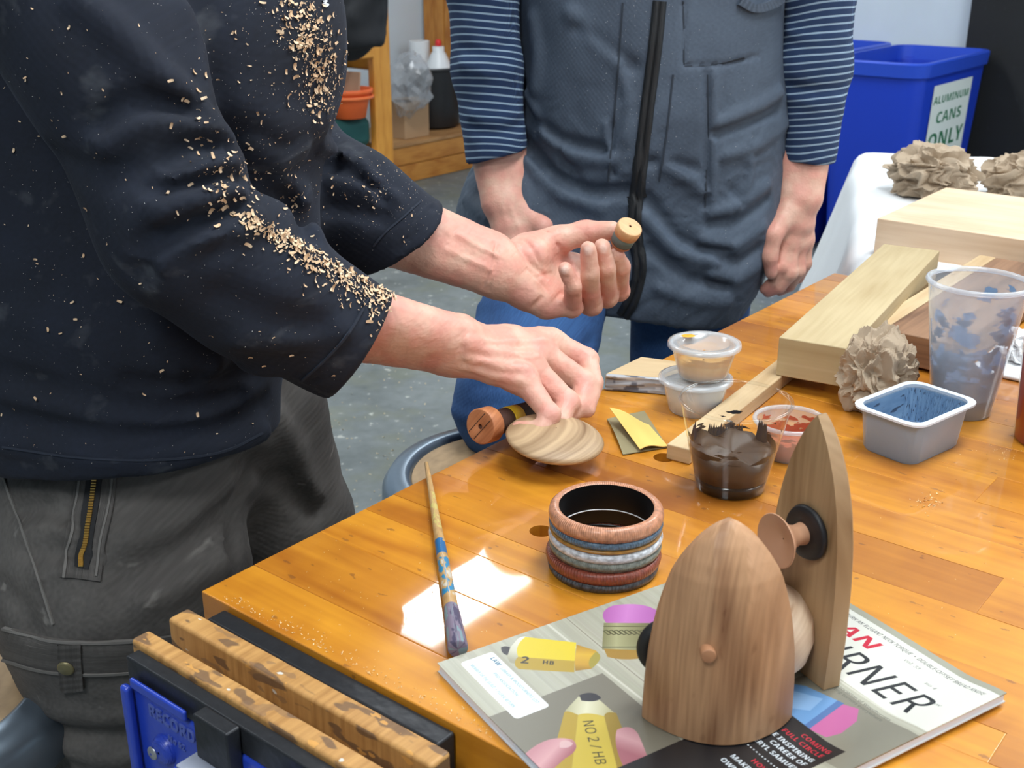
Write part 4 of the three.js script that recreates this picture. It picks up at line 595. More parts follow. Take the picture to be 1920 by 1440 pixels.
  side('#b5972c', [0.395, 0.855], [0.425, 0.835], [0.62, 1.02], [0.72, 1.02]); side('#cdb440', [0.425, 0.835], [0.468, 0.79], [0.72, 1.02], [1.0, 1.0]); side('#9d8126', [0.468, 0.79], [0.475, 0.762], [1.0, 1.0], [1.0, 0.93]);
  c.save(); c.translate(X(0.455), Y(0.832)); c.rotate(0.42); c.fillStyle = '#2d2a18'; c.font = '46px sans-serif'; c.fillText('NO 2 / HB', 0, 10); c.restore();
  const sk = [[0, '#c58892'], [0.5, '#d8a3a8'], [1, '#a8646f']];
  shape(grad2(0.47, 0.95, 0.55, 0.92, sk), () => { M(0.5, 1.02); Q(0.44, 0.93, 0.505, 0.893); Q(0.55, 0.89, 0.56, 0.94); Ln(0.6, 1.02); }); shape('#dcb4b6', () => { M(0.497, 0.92); Q(0.49, 0.9, 0.52, 0.899); Q(0.535, 0.915, 0.515, 0.93); });
  shape(grad2(0.55, 0.76, 0.6, 0.83, sk), () => { M(0.535, 0.795); Q(0.53, 0.755, 0.58, 0.765); Q(0.7, 0.8, 0.8, 0.85); Ln(0.78, 0.875); Q(0.6, 0.85, 0.535, 0.795); });
  // printed blue band, pink eraser, yellow barrel
  poly('#c7b42a', [[0.3, 0.55], [0.62, 0.36], [0.72, 0.47], [0.5, 0.68]]); poly('#6e9fd4', [[0.6, 0.39], [0.66, 0.345], [0.775, 0.318], [0.805, 0.445], [0.71, 0.48]]); poly('#8fb8e6', [[0.64, 0.39], [0.73, 0.345], [0.75, 0.4], [0.7, 0.44]]); poly('#4f74ad', [[0.757, 0.322], [0.777, 0.318], [0.806, 0.445], [0.788, 0.45]]); poly('#c766a0', [[0.777, 0.322], [0.815, 0.305], [0.85, 0.34], [0.865, 0.4], [0.855, 0.436], [0.806, 0.446]]);
  // black box of headlines
  c.fillStyle = '#17181d'; c.fillRect(X(0.66), Y(0.445), X(0.275), Y(0.5));
  const ln = (t, col, y, s = 27) => { c.fillStyle = col; c.font = 'bold ' + s + 'px sans-serif'; c.textAlign = 'right'; c.fillText(t, X(0.915), Y(y), X(0.235)); c.textAlign = 'left'; };
  ln('COMING', '#d2233c', 0.478); ln('FULL CIRCLE', '#d2233c', 0.5); ln('THE INSPIRING', '#dfe8f0', 0.526); ln('CAREER OF', '#dfe8f0', 0.548); ln('CHERYL SAMUEL', '#dfe8f0', 0.572); c.fillStyle = '#dfe8f0'; for (let i = 0; i < 22; i++) c.fillRect(X(0.69) + i * 12, Y(0.59), 5, 5); ln('HOW TO', '#d2233c', 0.622); ln('MAKE YOUR', '#dfe8f0', 0.648); ln('OWN TOOLS', '#dfe8f0', 0.672);
  const tx = new THREE.CanvasTexture(cv); tx.colorSpace = THREE.SRGBColorSpace;
  // bent sheets: the spine edge and the outer corners lift a little
  const bend = (x, y) => 0.006 * sst(0.86, 1, x) * (1 - 0.4 * y) + 0.003 * sst(0.84, 1, 1 - y) * sst(0.35, 1, x) - 0.0004 * Math.sin(9 * x);
  const sheet = (z0, z1, inset) => { const nx = 30, ny = 36, pos = [], uv = [], ind = []; for (const z of [z1, z0]) for (let j = 0; j <= ny; j++) for (let i = 0; i <= nx; i++) { const x = inset + (1 - 2 * inset) * i / nx, y = inset + (1 - 2 * inset) * j / ny, k = z === z1 ? 1 : 0.85, p = right.clone().multiplyScalar(x * W).addScaledVector(up, y * H); pos.push(p.x, z + bend(x, y) * k, p.z); uv.push(x, y); }
    const N = (nx + 1) * (ny + 1), I = (i, j) => j * (nx + 1) + i; for (let j = 0; j < ny; j++) for (let i = 0; i < nx; i++) { const a = I(i, j), b = I(i + 1, j), d = I(i, j + 1), e = I(i + 1, j + 1); ind.push(a, b, d, b, e, d, N + a, N + d, N + b, N + b, N + d, N + e); }
    for (let i = 0; i < nx; i++) for (const [a, b] of [[I(i + 1, 0), I(i, 0)], [I(i, ny), I(i + 1, ny)]]) ind.push(a, b, N + a, b, N + b, N + a); for (let j = 0; j < ny; j++) for (const [a, b] of [[I(0, j), I(0, j + 1)], [I(nx, j + 1), I(nx, j)]]) ind.push(a, b, N + a, b, N + b, N + a);
    const g = new THREE.BufferGeometry(); g.setAttribute('position', new THREE.BufferAttribute(new Float32Array(pos), 3)); g.setAttribute('uv', new THREE.BufferAttribute(new Float32Array(uv), 2)); g.setIndex(ind); return toCreasedNormals(g, 0.6); };
  const t = thing('magazine', 'woodturning magazine with pencil cover lying on the bench', 'magazine', V(A.x, TOP + 0.0002, A.z));
  mesh('pages', sheet(0.0003, 0.0062, 0.004), std([0.78, 0.8, 0.86], 0.7), t); mesh('back_cover', sheet(0, 0.0003, 0), std([0.7, 0.7, 0.7], 0.5), t);
  mesh('front_cover', sheet(0.0062, 0.0066, 0), phys([0.74, 0.74, 0.73], 0.38, { map: tx, clearcoat: 0.5, clearcoatRoughness: 0.18 }), t);
}
// ---------------------------------------------------------------- people
const skinColor = (spots) => (x, y, z) => {
  let c = [0.66, 0.37, 0.275]; const m = fbm(x * 38, y * 38, z * 38, 3), f = noise(x * 260, y * 260, z * 260); c = mix3(c, [0.7, 0.3, 0.235], clamp(0.35 + 1.3 * m, 0, 0.8)); c = mix3(c, [0.74, 0.47, 0.36], clamp(-m * 1.5, 0, 0.5)); const k = 1 + 0.06 * f; c = [c[0] * k, c[1] * k, c[2] * k];
  for (const [p, r, col, a] of spots) { const d = (x - p.x) ** 2 + (y - p.y) ** 2 + (z - p.z) ** 2; if (d < r * r * 4) c = mix3(c, col, a * Math.exp(-Math.pow(d / (r * r), 2))); } return c;
};
const skinMat = () => phys([1, 1, 1], 0.5, { vertexColors: true, sheen: 0.15, bumpMap: skinBump, bumpScale: 0.0006 });
const skinBump = greyTex(256, 256, (u, v) => 0.5 + 0.35 * tn(u, v, 40, 40, 301, 3) + 0.15 * tn(u, v, 12, 12, 305, 2));
// a hand with forearm; joints are points in space
function handField(h) {
  const k = (h.scale || 1) * 1.12, FR = [[0.0118, 0.0099, 0.0088, 0.0074], [0.012, 0.0102, 0.009, 0.0076], [0.0116, 0.0097, 0.0086, 0.0072], [0.0106, 0.0087, 0.0077, 0.0065]];   // index to little finger
  const fingers = h.fingers.map((f, i) => { const r = FR[i].map((q) => q * k), c = chain(f, r, 0.0035), pads = [ell0(f[1], r[1] * 1.07)]; return union([c, ...pads], 0.003); });
  const all = (x, y, z) => { let d = 9; for (const f of fingers) d = smin(d, f(x, y, z), 0.003); return d; };
  const wr = h.wrist, palm = [];
  h.fingers.forEach((f, i) => palm.push(cap(wr.clone().lerp(f[0], 0.12), f[0], 0.0165 * k, (i === 3 ? 0.0118 : 0.0125) * k)));
  for (let i = 0; i < 3; i++) palm.push(cap(h.fingers[i][0].clone().lerp(wr, 0.1), h.fingers[i + 1][0].clone().lerp(wr, 0.1), 0.0108 * k, 0.0108 * k), cap(h.fingers[i][0].clone().lerp(wr, 0.45), h.fingers[i + 1][0].clone().lerp(wr, 0.45), 0.014 * k, 0.014 * k));
  if (h.pads) for (const [p, r] of h.pads) palm.push(ell0(p, r));
  const pf = union(palm, 0.012), th = chain(h.thumb, [0.0165, 0.0128, 0.0112, 0.0088].map((q) => q * k), 0.007);
  const off = h.side.clone().multiplyScalar(0.0125 * k), e = h.elbow, arm = union([cap(e.clone().add(off), wr.clone().add(off), h.armR || 0.031, 0.0185 * k), cap(e.clone().sub(off), wr.clone().sub(off), h.armR || 0.031, 0.0185 * k)], 0.02);
  const lines = (h.lines || []).map(([pts, amp, w]) => { const s = []; for (let i = 0; i + 1 < pts.length; i++) s.push(cap(pts[i], pts[i + 1], 0, 0)); return [s, amp, w]; });
  const rings = []; h.fingers.forEach((f, i) => { for (const j of [1, 2]) { const ax = f[j + 1].clone().sub(f[j - 1]).normalize(); rings.push([f[j], ax, FR[i][j] * k * 1.7]); } });
  for (const j of [1, 2]) rings.push([h.thumb[j], h.thumb[j + 1].clone().sub(h.thumb[j - 1]).normalize(), 0.021 * k]);
  return (x, y, z) => { let d = smin(smin(pf(x, y, z), arm(x, y, z), 0.022), th(x, y, z), 0.012); d = smin(d, all(x, y, z), 0.0055);
    if (d < 0.02 && d > -0.02) { for (const [s, amp, w] of lines) { let q = 9; for (const c of s) q = Math.min(q, c(x, y, z)); if (q < 3 * w) d -= amp * Math.exp(-(q / w) * (q / w)); } for (const [c, ax, R] of rings) { const dx = x - c.x, dy = y - c.y, dz = z - c.z, q2 = dx * dx + dy * dy + dz * dz; if (q2 > R * R) continue; const s = dx * ax.x + dy * ax.y + dz * ax.z, e = (o) => Math.exp(-(((s - o) / 0.0013) ** 2)); d += 0.0007 * (e(0) + 0.7 * e(0.0034) + 0.7 * e(-0.0034)) * (1 - q2 / (R * R)); } d -= 0.0005 * noise(x * 90, y * 90, z * 90) + 0.0003 * noise(x * 240, y * 240, z * 240); } return d; };
}
const ell0 = (p, r) => (x, y, z) => Math.hypot(x - p.x, y - p.y, z - p.z) - r;
const bounds = (pts, m) => { const b = new THREE.Box3().setFromPoints(pts).expandByScalar(m); return [b.min, b.max]; };
function headField(c, turn) {                                                                       // head about 0.23 m tall, face toward turn
  const f = V(Math.sin(turn), 0, Math.cos(turn)), s = V(Math.cos(turn), 0, -Math.sin(turn)), at = (a, b, d) => c.clone().addScaledVector(s, a).addScaledVector(f, d).setY(c.y + b);
  const skull = ell(c, [0.076, 0.112, 0.094], -turn), jaw = cap(at(0, -0.05, 0.03), at(0, -0.088, 0.055), 0.052, 0.03), nose = cap(at(0, 0.008, 0.086), at(0, -0.026, 0.106), 0.009, 0.014), mouth = cap(at(-0.02, -0.062, 0.083), at(0.02, -0.062, 0.083), 0.006, 0.006), brow = cap(at(-0.035, 0.025, 0.082), at(0.035, 0.025, 0.082), 0.011, 0.011);
  const ears = [-1, 1].map((q) => ell(at(q * 0.078, -0.005, -0.005), [0.008, 0.03, 0.018], -turn)), eyes = [-1, 1].map((q) => ell0(at(q * 0.031, 0.002, 0.088), 0.011));
  const field = (x, y, z) => { let d = smin(skull(x, y, z), jaw(x, y, z), 0.04); d = smin(d, nose(x, y, z), 0.01); d = smin(d, brow(x, y, z), 0.015); d = smax(d, -eyes[0](x, y, z), 0.01); d = smax(d, -eyes[1](x, y, z), 0.01); d = smin(d, mouth(x, y, z), 0.008); for (const e of ears) d = smin(d, e(x, y, z), 0.006); return d; };
  const hairCut = halfspace(at(0, 0.02, 0.055), V(-f.x, 0.35, -f.z)), hb = ell(at(0, 0.012, -0.008), [0.088, 0.118, 0.104], -turn);
  const hair = (x, y, z) => smax(hb(x, y, z) - 0.004 * noise(x * 60, y * 20, z * 60), -hairCut(x, y, z), 0.01);
  return { field, hair, at, eyes: [-1, 1].map((q) => at(q * 0.031, 0.002, 0.083)) };
}
const clothBump = greyTex(256, 256, (u, v) => 0.5 + 0.25 * Math.sin(u * 6.2832 * 64) * Math.sin(v * 6.2832 * 64) + 0.2 * tn(u, v, 30, 30, 311, 3));
const flatUV = (s) => (x, y, z, nx, ny, nz) => [(x * 0.9 + z * 0.45) * s, (y + 0.3 * z) * s];

// ================================================================ the turner in the dark shirt
const person1 = thing('person', 'person in a dark navy shirt dusted with wood shavings, holding turned pieces', 'person');
let shirtField;
{
  // ---- joints
  const RW = D(846, 646, 1.03), REl = D(400, 545, 0.935), LW = D(921, 494, 1.25), LEl = D(645, 392, 1.24);
  const right = {
    wrist: RW, elbow: REl, side: V(0.2, 0.75, 0.6).normalize(), armR: 0.036,
    fingers: [
      [D(1034, 642, 1.095), D(1100, 674, 1.09), D(1112, 718, 1.062), D(1100, 768, 1.035)],
      [D(1014, 662, 1.07), D(1096, 718, 1.058), D(1088, 760, 1.035), D(1058, 783, 1.02)],
      [D(998, 690, 1.044), D(1064, 754, 1.024), D(1048, 790, 1.003), D(1012, 798, 0.998)],
      [D(985, 715, 1.02), D(1030, 777, 0.99), D(1014, 806, 0.98), D(972, 804, 0.985)]],
    thumb: [D(930, 682, 1.07), D(985, 715, 1.09), D(1025, 745, 1.09), D(1052, 772, 1.08)],
    pads: [[D(940, 690, 1.045), 0.018]], lines: []
  };
  const onBack = (px, z) => px.map(([a, b]) => D(a, b, z));
  const rf0 = handField(right), rl = (pts) => pts.map(([a, b]) => hit(rf0, a, b) || D(a, b, 1.02));
  right.lines = [[rl([[880, 640], [935, 640], [1020, 636]]), 0.0022, 0.0045], [rl([[880, 652], [945, 660], [1005, 662]]), 0.0022, 0.0045], [rl([[875, 672], [935, 684], [990, 690]]), 0.0022, 0.0045], [rl([[872, 690], [925, 706], [975, 715]]), 0.002, 0.0045], [rl([[885, 680], [905, 676], [935, 690], [960, 694], [985, 684]]), 0.0014, 0.0022], [rl([[930, 655], [960, 664], [990, 672], [1012, 668]]), 0.0013, 0.002], [rl([[866, 690], [860, 660], [866, 620]]), -0.001, 0.002], [rl([[874, 690], [868, 660], [874, 620]]), -0.001, 0.002], [rl([[1000, 660], [1035, 690], [1065, 715]]), -0.0012, 0.003], [rl([[980, 668], [1030, 720]]), -0.001, 0.003]];
  const left = {
    wrist: LW, elbow: LEl, side: V(-0.25, 0.85, -0.45).normalize(), armR: 0.034,
    fingers: [
      [D(1076, 500, 1.325), D(1160, 545, 1.315), D(1164, 500, 1.285), D(1156, 478, 1.275)],
      [D(1062, 527, 1.3), D(1138, 556, 1.295), D(1136, 503, 1.262), D(1129, 463, 1.258)],
      [D(1048, 552, 1.275), D(1109, 572, 1.275), D(1106, 512, 1.24), D(1103, 467, 1.236)],
      [D(1027, 574, 1.248), D(1074, 577, 1.252), D(1074, 537, 1.226), D(1060, 505, 1.222)]],
    thumb: [D(985, 470, 1.285), D(1046, 450, 1.3), D(1097, 437, 1.305), D(1146, 432, 1.295)],
    pads: [[D(1000, 478, 1.27), 0.0185], [D(985, 550, 1.25), 0.0175], [D(960, 520, 1.255), 0.018]], scale: 1.09, lines: []
  };
  const lf0 = handField(left), lf = (pts) => pts.map(([a, b]) => hit(lf0, a, b) || D(a, b, 1.24));
  left.lines = [[lf([[972, 462], [990, 490], [1025, 520], [1055, 535]]), -0.0032, 0.0026], [lf([[1020, 430], [1050, 465], [1072, 495]]), -0.003, 0.0026], [lf([[990, 505], [1030, 545], [1045, 565]]), -0.0022, 0.0022], [lf([[1000, 575], [1015, 560]]), -0.003, 0.0026], [lf([[925, 455], [918, 500], [905, 540]]), -0.002, 0.0022], [lf([[1040, 563], [1052, 550]]), -0.003, 0.0026], [lf([[985, 450], [1000, 470], [1015, 500]]), -0.0018, 0.0022], [lf([[1005, 520], [1035, 512], [1062, 520]]), -0.0018, 0.002], [lf([[935, 460], [928, 500], [915, 545]]), -0.0016, 0.002], [lf([[860, 440], [930, 478]]), 0.0016, 0.004], [lf([[840, 470], [920, 505]]), 0.0014, 0.004]];
  const fR = handField(right), fL = handField(left);
  const nails = [];
  const nailAt = (f, px, py, ax, ay, r) => { const p = hit(f, px, py); if (p) nails.push([p, r * 0.92, [0.82, 0.58, 0.5], 0.9]); };
  nailAt(fL, 1058, 506, 0, 1, 0.0052); nailAt(fL, 1103, 470, 0, 1, 0.0056); nailAt(fL, 1131, 467, 0, 1, 0.0054);
  const red = (f, px, py, r, a = 0.5) => { const p = hit(f, px, py); if (p) nails.push([p, r, [0.72, 0.3, 0.25], a]); };
  for (const q of [[1088, 668], [1096, 720], [1060, 750], [1030, 770], [990, 690], [1012, 645]]) red(fR, q[0], q[1], 0.011, 0.55); for (const q of [[1075, 575], [1110, 560], [1138, 550], [1000, 470], [985, 550], [1040, 590]]) red(fL, q[0], q[1], 0.014, 0.5);
  const col = skinColor(nails), geos = [];
  for (const [f, h] of [[fR, right], [fL, left]]) { const pts = [h.wrist, ...h.fingers.flat(), ...h.thumb, h.wrist.clone().lerp(h.elbow, 0.75)], [lo, hi] = bounds(pts, 0.05); geos.push(addColor(nets(f, lo, hi, 0.0017), col)); }
  // trunk, legs, neck and head (mostly under the clothes)
  const hd = headField(V(-0.30, 1.615, -1.13), 1.35);
  const trunk = [cap(V(-0.38, 1.32, -1.13), V(-0.38, 0.95, -1.1), 0.085, 0.08), cap(V(-0.34, 1.36, -1.12), V(-0.31, 1.55, -1.125), 0.055, 0.052), cap(V(-0.38, 1.37, -0.98), V(-0.36, 1.37, -1.27), 0.05, 0.05), cap(V(-0.37, 0.93, -1.06), V(-0.335, 0.06, -1.0), 0.06, 0.045), cap(V(-0.35, 0.93, -1.15), V(-0.27, 0.06, -1.24), 0.05, 0.04), cap(V(-0.37, 1.36, -0.98), REl, 0.04, 0.034), chain([V(-0.36, 1.35, -1.25), D(530, 335, 1.27), LEl], [0.04, 0.036, 0.034])];
  const tf = union(trunk, 0.05), bf = (x, y, z) => smin(tf(x, y, z), hd.field(x, y, z), 0.03);
  geos.push(addColor(nets(bf, V(-0.62, -0.02, -1.42), V(-0.08, 1.76, -0.82), 0.011), col));
  const body = mergeGeometries(geos); addUV(body, flatUV(9));
  mesh('body', body, skinMat(), person1).userData.label = 'bare forearms and hands holding turned wood pieces';
  mesh('hair', nets(hd.hair, V(-0.45, 1.45, -1.28), V(-0.15, 1.78, -0.98), 0.008), std([0.09, 0.06, 0.04], 0.7), person1);
  for (const e of hd.eyes) mesh('eye', new THREE.SphereGeometry(0.011, 16, 12).translate(e.x, e.y, e.z), std([0.7, 0.7, 0.7], 0.2), person1);

  // ---- shirt
  const torso = [ell(D(385, 70, 1.12), [0.131, 0.15, 0.165]), ell(D(335, 420, 1.1), [0.134, 0.15, 0.15]), ell(D(235, 745, 1.06), [0.15, 0.2, 0.15]), ell(D(130, 180, 1.14), [0.16, 0.26, 0.16]), ell(D(120, 520, 1.1), [0.14, 0.24, 0.15]), cap(V(-0.4, 1.37, -0.99), V(-0.37, 1.37, -1.27), 0.065, 0.065)];
  const nearArm = chain([V(-0.4, 1.36, -0.97), D(185, 90, 0.93), D(345, 425, 0.905), D(470, 525, 0.925), D(672, 648, 0.975)], [0.085, 0.066, 0.062, 0.0575, 0.0555], 0.03);
  const farArm = chain([V(-0.35, 1.36, -1.27), D(545, 330, 1.27), D(655, 390, 1.24), D(775, 460, 1.235)], [0.065, 0.062, 0.06, 0.056], 0.03);
  const cutN = planeThrough(D(741, 545, 0.98), D(607, 742, 0.98), D(700, 645, 0.922), D(800, 700, 0.99)), cutF = planeThrough(D(826, 392, 1.24), D(733, 488, 1.2), D(800, 470, 1.16), D(900, 480, 1.24));
  const hem = planeThrough(D(0, 862, 0.99), D(300, 889, 0.925), D(515, 838, 1.0), D(260, 1300, 0.95));
  const holeN = cap(D(640, 630, 0.968), D(760, 702, 0.99), 0.045, 0.047), holeF = cap(D(748, 443, 1.235), D(860, 525, 1.24), 0.043, 0.045);
  const tor = union(torso, 0.06);
  const base = (x, y, z) => { let t = smax(tor(x, y, z), hem(x, y, z), 0.006), n = smax(smax(nearArm(x, y, z), cutN(x, y, z), 0.004), -holeN(x, y, z), 0.002), f = smax(smax(farArm(x, y, z), cutF(x, y, z), 0.004), -holeF(x, y, z), 0.002); return smin(smin(t, f, 0.03), n, 0.014); };
  const fold = folds(base, [
    [[[150, 0], [200, 40], [290, 130], [360, 190], [420, 260]], 0.0160, 0.0109], [[[190, 235], [230, 205], [280, 195], [350, 205]], -0.0192, 0.0094], [[[200, 265], [260, 225], [330, 222], [390, 240]], 0.0144, 0.0109],
    [[[320, 305], [370, 280], [420, 272]], -0.0208, 0.0094], [[[330, 335], [380, 310], [430, 300]], 0.0160, 0.0094], [[[280, 350], [350, 345], [420, 335], [460, 335]], -0.0144, 0.0078], [[[300, 395], [370, 375], [440, 355]], 0.0144, 0.0094], [[[270, 465], [350, 430], [440, 395]], -0.0192, 0.0094], [[[300, 500], [390, 455], [480, 410]], 0.0128, 0.0094], [[[260, 510], [350, 480], [420, 450]], -0.0112, 0.0094],
    [[[110, 300], [200, 330], [270, 320]], -0.0064, 0.0125], [[[420, 560], [520, 600], [600, 620]], -0.0080, 0.0125], [[[450, 640], [550, 640], [640, 620]], 0.0064, 0.0117], [[[345, 20], [370, 90], [385, 180]], 0.0096, 0.0109],
    [[[690, 560], [650, 640], [590, 715]], -0.0035, 0.0023], [[[470, 270], [520, 300], [560, 270]], 0.0128, 0.0156], [[[480, 330], [540, 380], [580, 440]], -0.0128, 0.0125], [[[520, 330], [570, 370], [588, 430]], 0.0128, 0.0109], [[[450, 200], [520, 240], [600, 230]], 0.0096, 0.0195],
    [[[600, 270], [650, 290], [700, 340]], 0.0112, 0.0078], [[[610, 310], [660, 320], [720, 370]], -0.0128, 0.0070], [[[620, 340], [680, 355], [740, 370]], 0.0096, 0.0070], [[[620, 390], [680, 400], [720, 410]], -0.0096, 0.0078], [[[745, 470], [775, 440], [812, 385]], -0.0035, 0.0023],
    [[[0, 700], [150, 740], [300, 770], [450, 740]], -0.0096, 0.0117], [[[0, 780], [200, 820], [400, 810], [500, 760]], -0.0112, 0.0109], [[[50, 600], [200, 660], [330, 700]], 0.0080, 0.0156], [[[0, 835], [200, 862], [400, 845], [500, 810]], 0.0080, 0.0078], [[[300, 640], [400, 690], [490, 690]], 0.0096, 0.0140], [[[250, 720], [380, 715], [480, 700]], -0.0080, 0.0125]]);
  shirtField = (x, y, z) => { let d = base(x, y, z); if (d < 0.03 && d > -0.03) d -= fold(x, y, z) + 0.0035 * fbm(x * 14, y * 9, z * 14, 2); return d; };
  const g = addUV(nets(shirtField, V(-0.68, 0.76, -1.46), V(-0.06, 1.47, -0.8), 0.0042), flatUV(2));
  const shirtTex = dataTex(1024, 1024, (u, v) => { const k = tn(u, v, 8, 8, 321, 4), f = tn(u, v, 150, 150, 325, 2), d = tn(u, v, 14, 14, 329, 5); let c = mix3([0.0036, 0.0064, 0.015], [0.0072, 0.0118, 0.026], clamp(0.5 + k + 0.5 * f, 0, 1)); if (d > 0.22) c = mix3(c, [0.1, 0.11, 0.125], Math.min(0.3, (d - 0.22) * 1.2)); return c; });
  const sh = mesh('shirt', g, phys([1, 1, 1], 0.9, { map: shirtTex, sheen: 0.25, sheenRoughness: 0.4, sheenColor: lin(0.12, 0.16, 0.26), bumpMap: clothBump, bumpScale: 0.0006 }), person1); sh.userData.label = 'loose dark navy shirt with three quarter sleeves';

  const stitch = std([0.016, 0.022, 0.038], 0.9);
  for (const p of [[[692, 557], [655, 622], [612, 672], [566, 714]], [[788, 378], [752, 410], [718, 440], [700, 462]], [[4, 838], [150, 858], [300, 862], [420, 846], [492, 812]]]) mesh('hem_stitching', ribbon(shirtField, p, 1.8, 0.0009, 2), stitch, sh);
  mesh('chest_emblem', ribbon(shirtField, [[604, 3], [611, 2], [607, 7], [614, 9], [609, 13]], 1.3, 0.0012, 2), std([0.7, 0.75, 0.8], 0.8), sh).userData.label = 'small white stitched script on the chest';
  // ---- trousers
  const legs = [cap(D(225, 850, 1.06), D(225, 1080, 1.005), 0.108, 0.118), cap(D(225, 1080, 1.0), D(268, 1420, 0.99), 0.118, 0.083), cap(D(268, 1420, 0.99), V(-0.34, 0.04, -1.0), 0.083, 0.075), cap(D(465, 760, 1.17), D(510, 990, 1.2), 0.085, 0.088), cap(D(510, 990, 1.2), V(-0.27, 0.04, -1.25), 0.088, 0.075), ell(D(300, 770, 1.1), [0.12, 0.12, 0.12])];
  const lu = union(legs, 0.035);
  const pfold = folds(lu, [[[[0, 930], [60, 915], [110, 920]], 0.0080, 0.0078], [[[20, 960], [80, 950], [130, 960]], -0.0096, 0.0062], [[[40, 1000], [90, 990], [130, 1000]], 0.0080, 0.0062], [[[50, 1040], [100, 1030], [140, 1040]], -0.0080, 0.0062], [[[70, 1085], [120, 1070]], 0.0080, 0.0062], [[[230, 1010], [320, 980], [420, 900]], 0.0096, 0.0156], [[[240, 1080], [340, 1030], [430, 960]], -0.0096, 0.0156], [[[440, 1040], [448, 950], [480, 880]], -0.0320, 0.0094], [[[270, 1130], [360, 1090], [430, 1050]], 0.0080, 0.0125], [[[100, 1330], [200, 1345], [300, 1330]], 0.0096, 0.0101], [[[110, 1370], [200, 1385], [280, 1370]], -0.0112, 0.0094], [[[130, 1405], [210, 1425], [280, 1400]], 0.0096, 0.0094], [[[0, 1100], [40, 1140], [60, 1180]], -0.0096, 0.0094], [[[520, 780], [560, 850], [590, 930]], 0.0096, 0.0125], [[[470, 860], [530, 900], [590, 960]], -0.0112, 0.0125]]);
  const pants = (x, y, z) => { let d = smax(lu(x, y, z), 0.03 - y, 0.004); d = smax(d, y - 0.93, 0.01); if (d < 0.03 && d > -0.03) d -= pfold(x, y, z) + 0.005 * fbm(x * 11, y * 16, z * 11, 3); return d; };
  const pg = addUV(nets(pants, V(-0.64, -0.02, -1.42), V(-0.06, 1.02, -0.8), 0.0058), flatUV(2.2));
  const pantTex = dataTex(512, 512, (u, v) => { const k = tn(u, v, 6, 6, 331, 4), f = tn(u, v, 120, 120, 335, 2), s = tn(u, v, 18, 18, 338, 4); let c = mix3([0.055, 0.05, 0.047], [0.115, 0.105, 0.098], clamp(0.5 + k + 0.4 * f, 0, 1)); if (s > 0.33) c = mix3(c, [0.3, 0.28, 0.26], Math.min(0.4, (s - 0.33) * 3)); return c; });
  const pantM = std([1, 1, 1], 0.85, { map: pantTex, bumpMap: clothBump, bumpScale: 0.0008 });
  const tr = mesh('trousers', pg, pantM, person1); tr.userData.label = 'faded charcoal work trousers with zip pocket';
  const dk = std([0.012, 0.012, 0.014], 0.8), seam = std([0.16, 0.15, 0.14], 0.85), brass = std([0.5, 0.33, 0.1], 0.35, { metalness: 0.8 });
  mesh('pocket_placket', ribbon(pants, [[183, 878], [172, 960], [158, 1030], [150, 1085]], 38, 0.0022, 6), pantM, tr); mesh('zipper_tape', ribbon(pants, [[180, 880], [170, 960], [160, 1030], [153, 1066]], 14, 0.0034, 4), dk, tr);
  { const gs = []; const c = new THREE.CatmullRomCurve3([[181, 880], [171, 960], [161, 1030], [154, 1062]].map(([a, b]) => V(a, b, 0))); for (let i = 0; i < 46; i++) { const p = c.getPoint(i / 45), q = hit(pants, p.x, p.y); if (!q) continue; q.addScaledVector(grad(pants, q), 0.0042); gs.push(new THREE.BoxGeometry(0.0042, 0.0013, 0.0018).translate(q.x, q.y, q.z)); } Object.assign(mesh('zipper_teeth', mergeGeometries(gs), brass, tr).userData, { label: 'brass zipper teeth', kind: 'stuff' }); }
  for (const off of [-30, 30]) mesh('seam', ribbon(pants, [[183 + off, 880], [172 + off, 960], [158 + off, 1030], [150 + off, 1080]], 2, 0.0034, 2), seam, tr);
  mesh('seam', ribbon(pants, [[5, 890], [45, 1000], [75, 1090], [100, 1170]], 2, 0.0016, 2), seam, tr);
  mesh('knee_band', ribbon(pants, [[5, 1205], [80, 1225], [170, 1232], [300, 1225], [400, 1205]], 30, 0.002, 6), pantM, tr); for (const y of [-28, 30]) mesh('seam', ribbon(pants, [[8, 1205 + y], [80, 1225 + y], [170, 1232 + y], [300, 1225 + y]], 2.2, 0.0032, 2), seam, tr);
  mesh('snap_tab', ribbon(pants, [[132, 1205], [134, 1250], [138, 1292]], 21, 0.004, 4), pantM, tr);
  { const q = hit(pants, 127, 1247), n = grad(pants, q), s = lathe([[0.0001, 0.003], [0.006, 0.0024], [0.0076, 0.0012], [0.0078, 0]], 24); const m = mesh('snap', s, std([0.22, 0.19, 0.1], 0.45, { metalness: 0.6 }), tr); m.position.copy(q.addScaledVector(n, 0.004)); m.quaternion.setFromUnitVectors(V(0, 1, 0), n); }
  for (const [x, z] of [[-0.29, -1.0], [-0.22, -1.25]]) mesh('shoe', rbox(0.26, 0.09, 0.1, 0.035, 4).translate(x, 0.045, z), std([0.05, 0.04, 0.03], 0.7), person1);
}
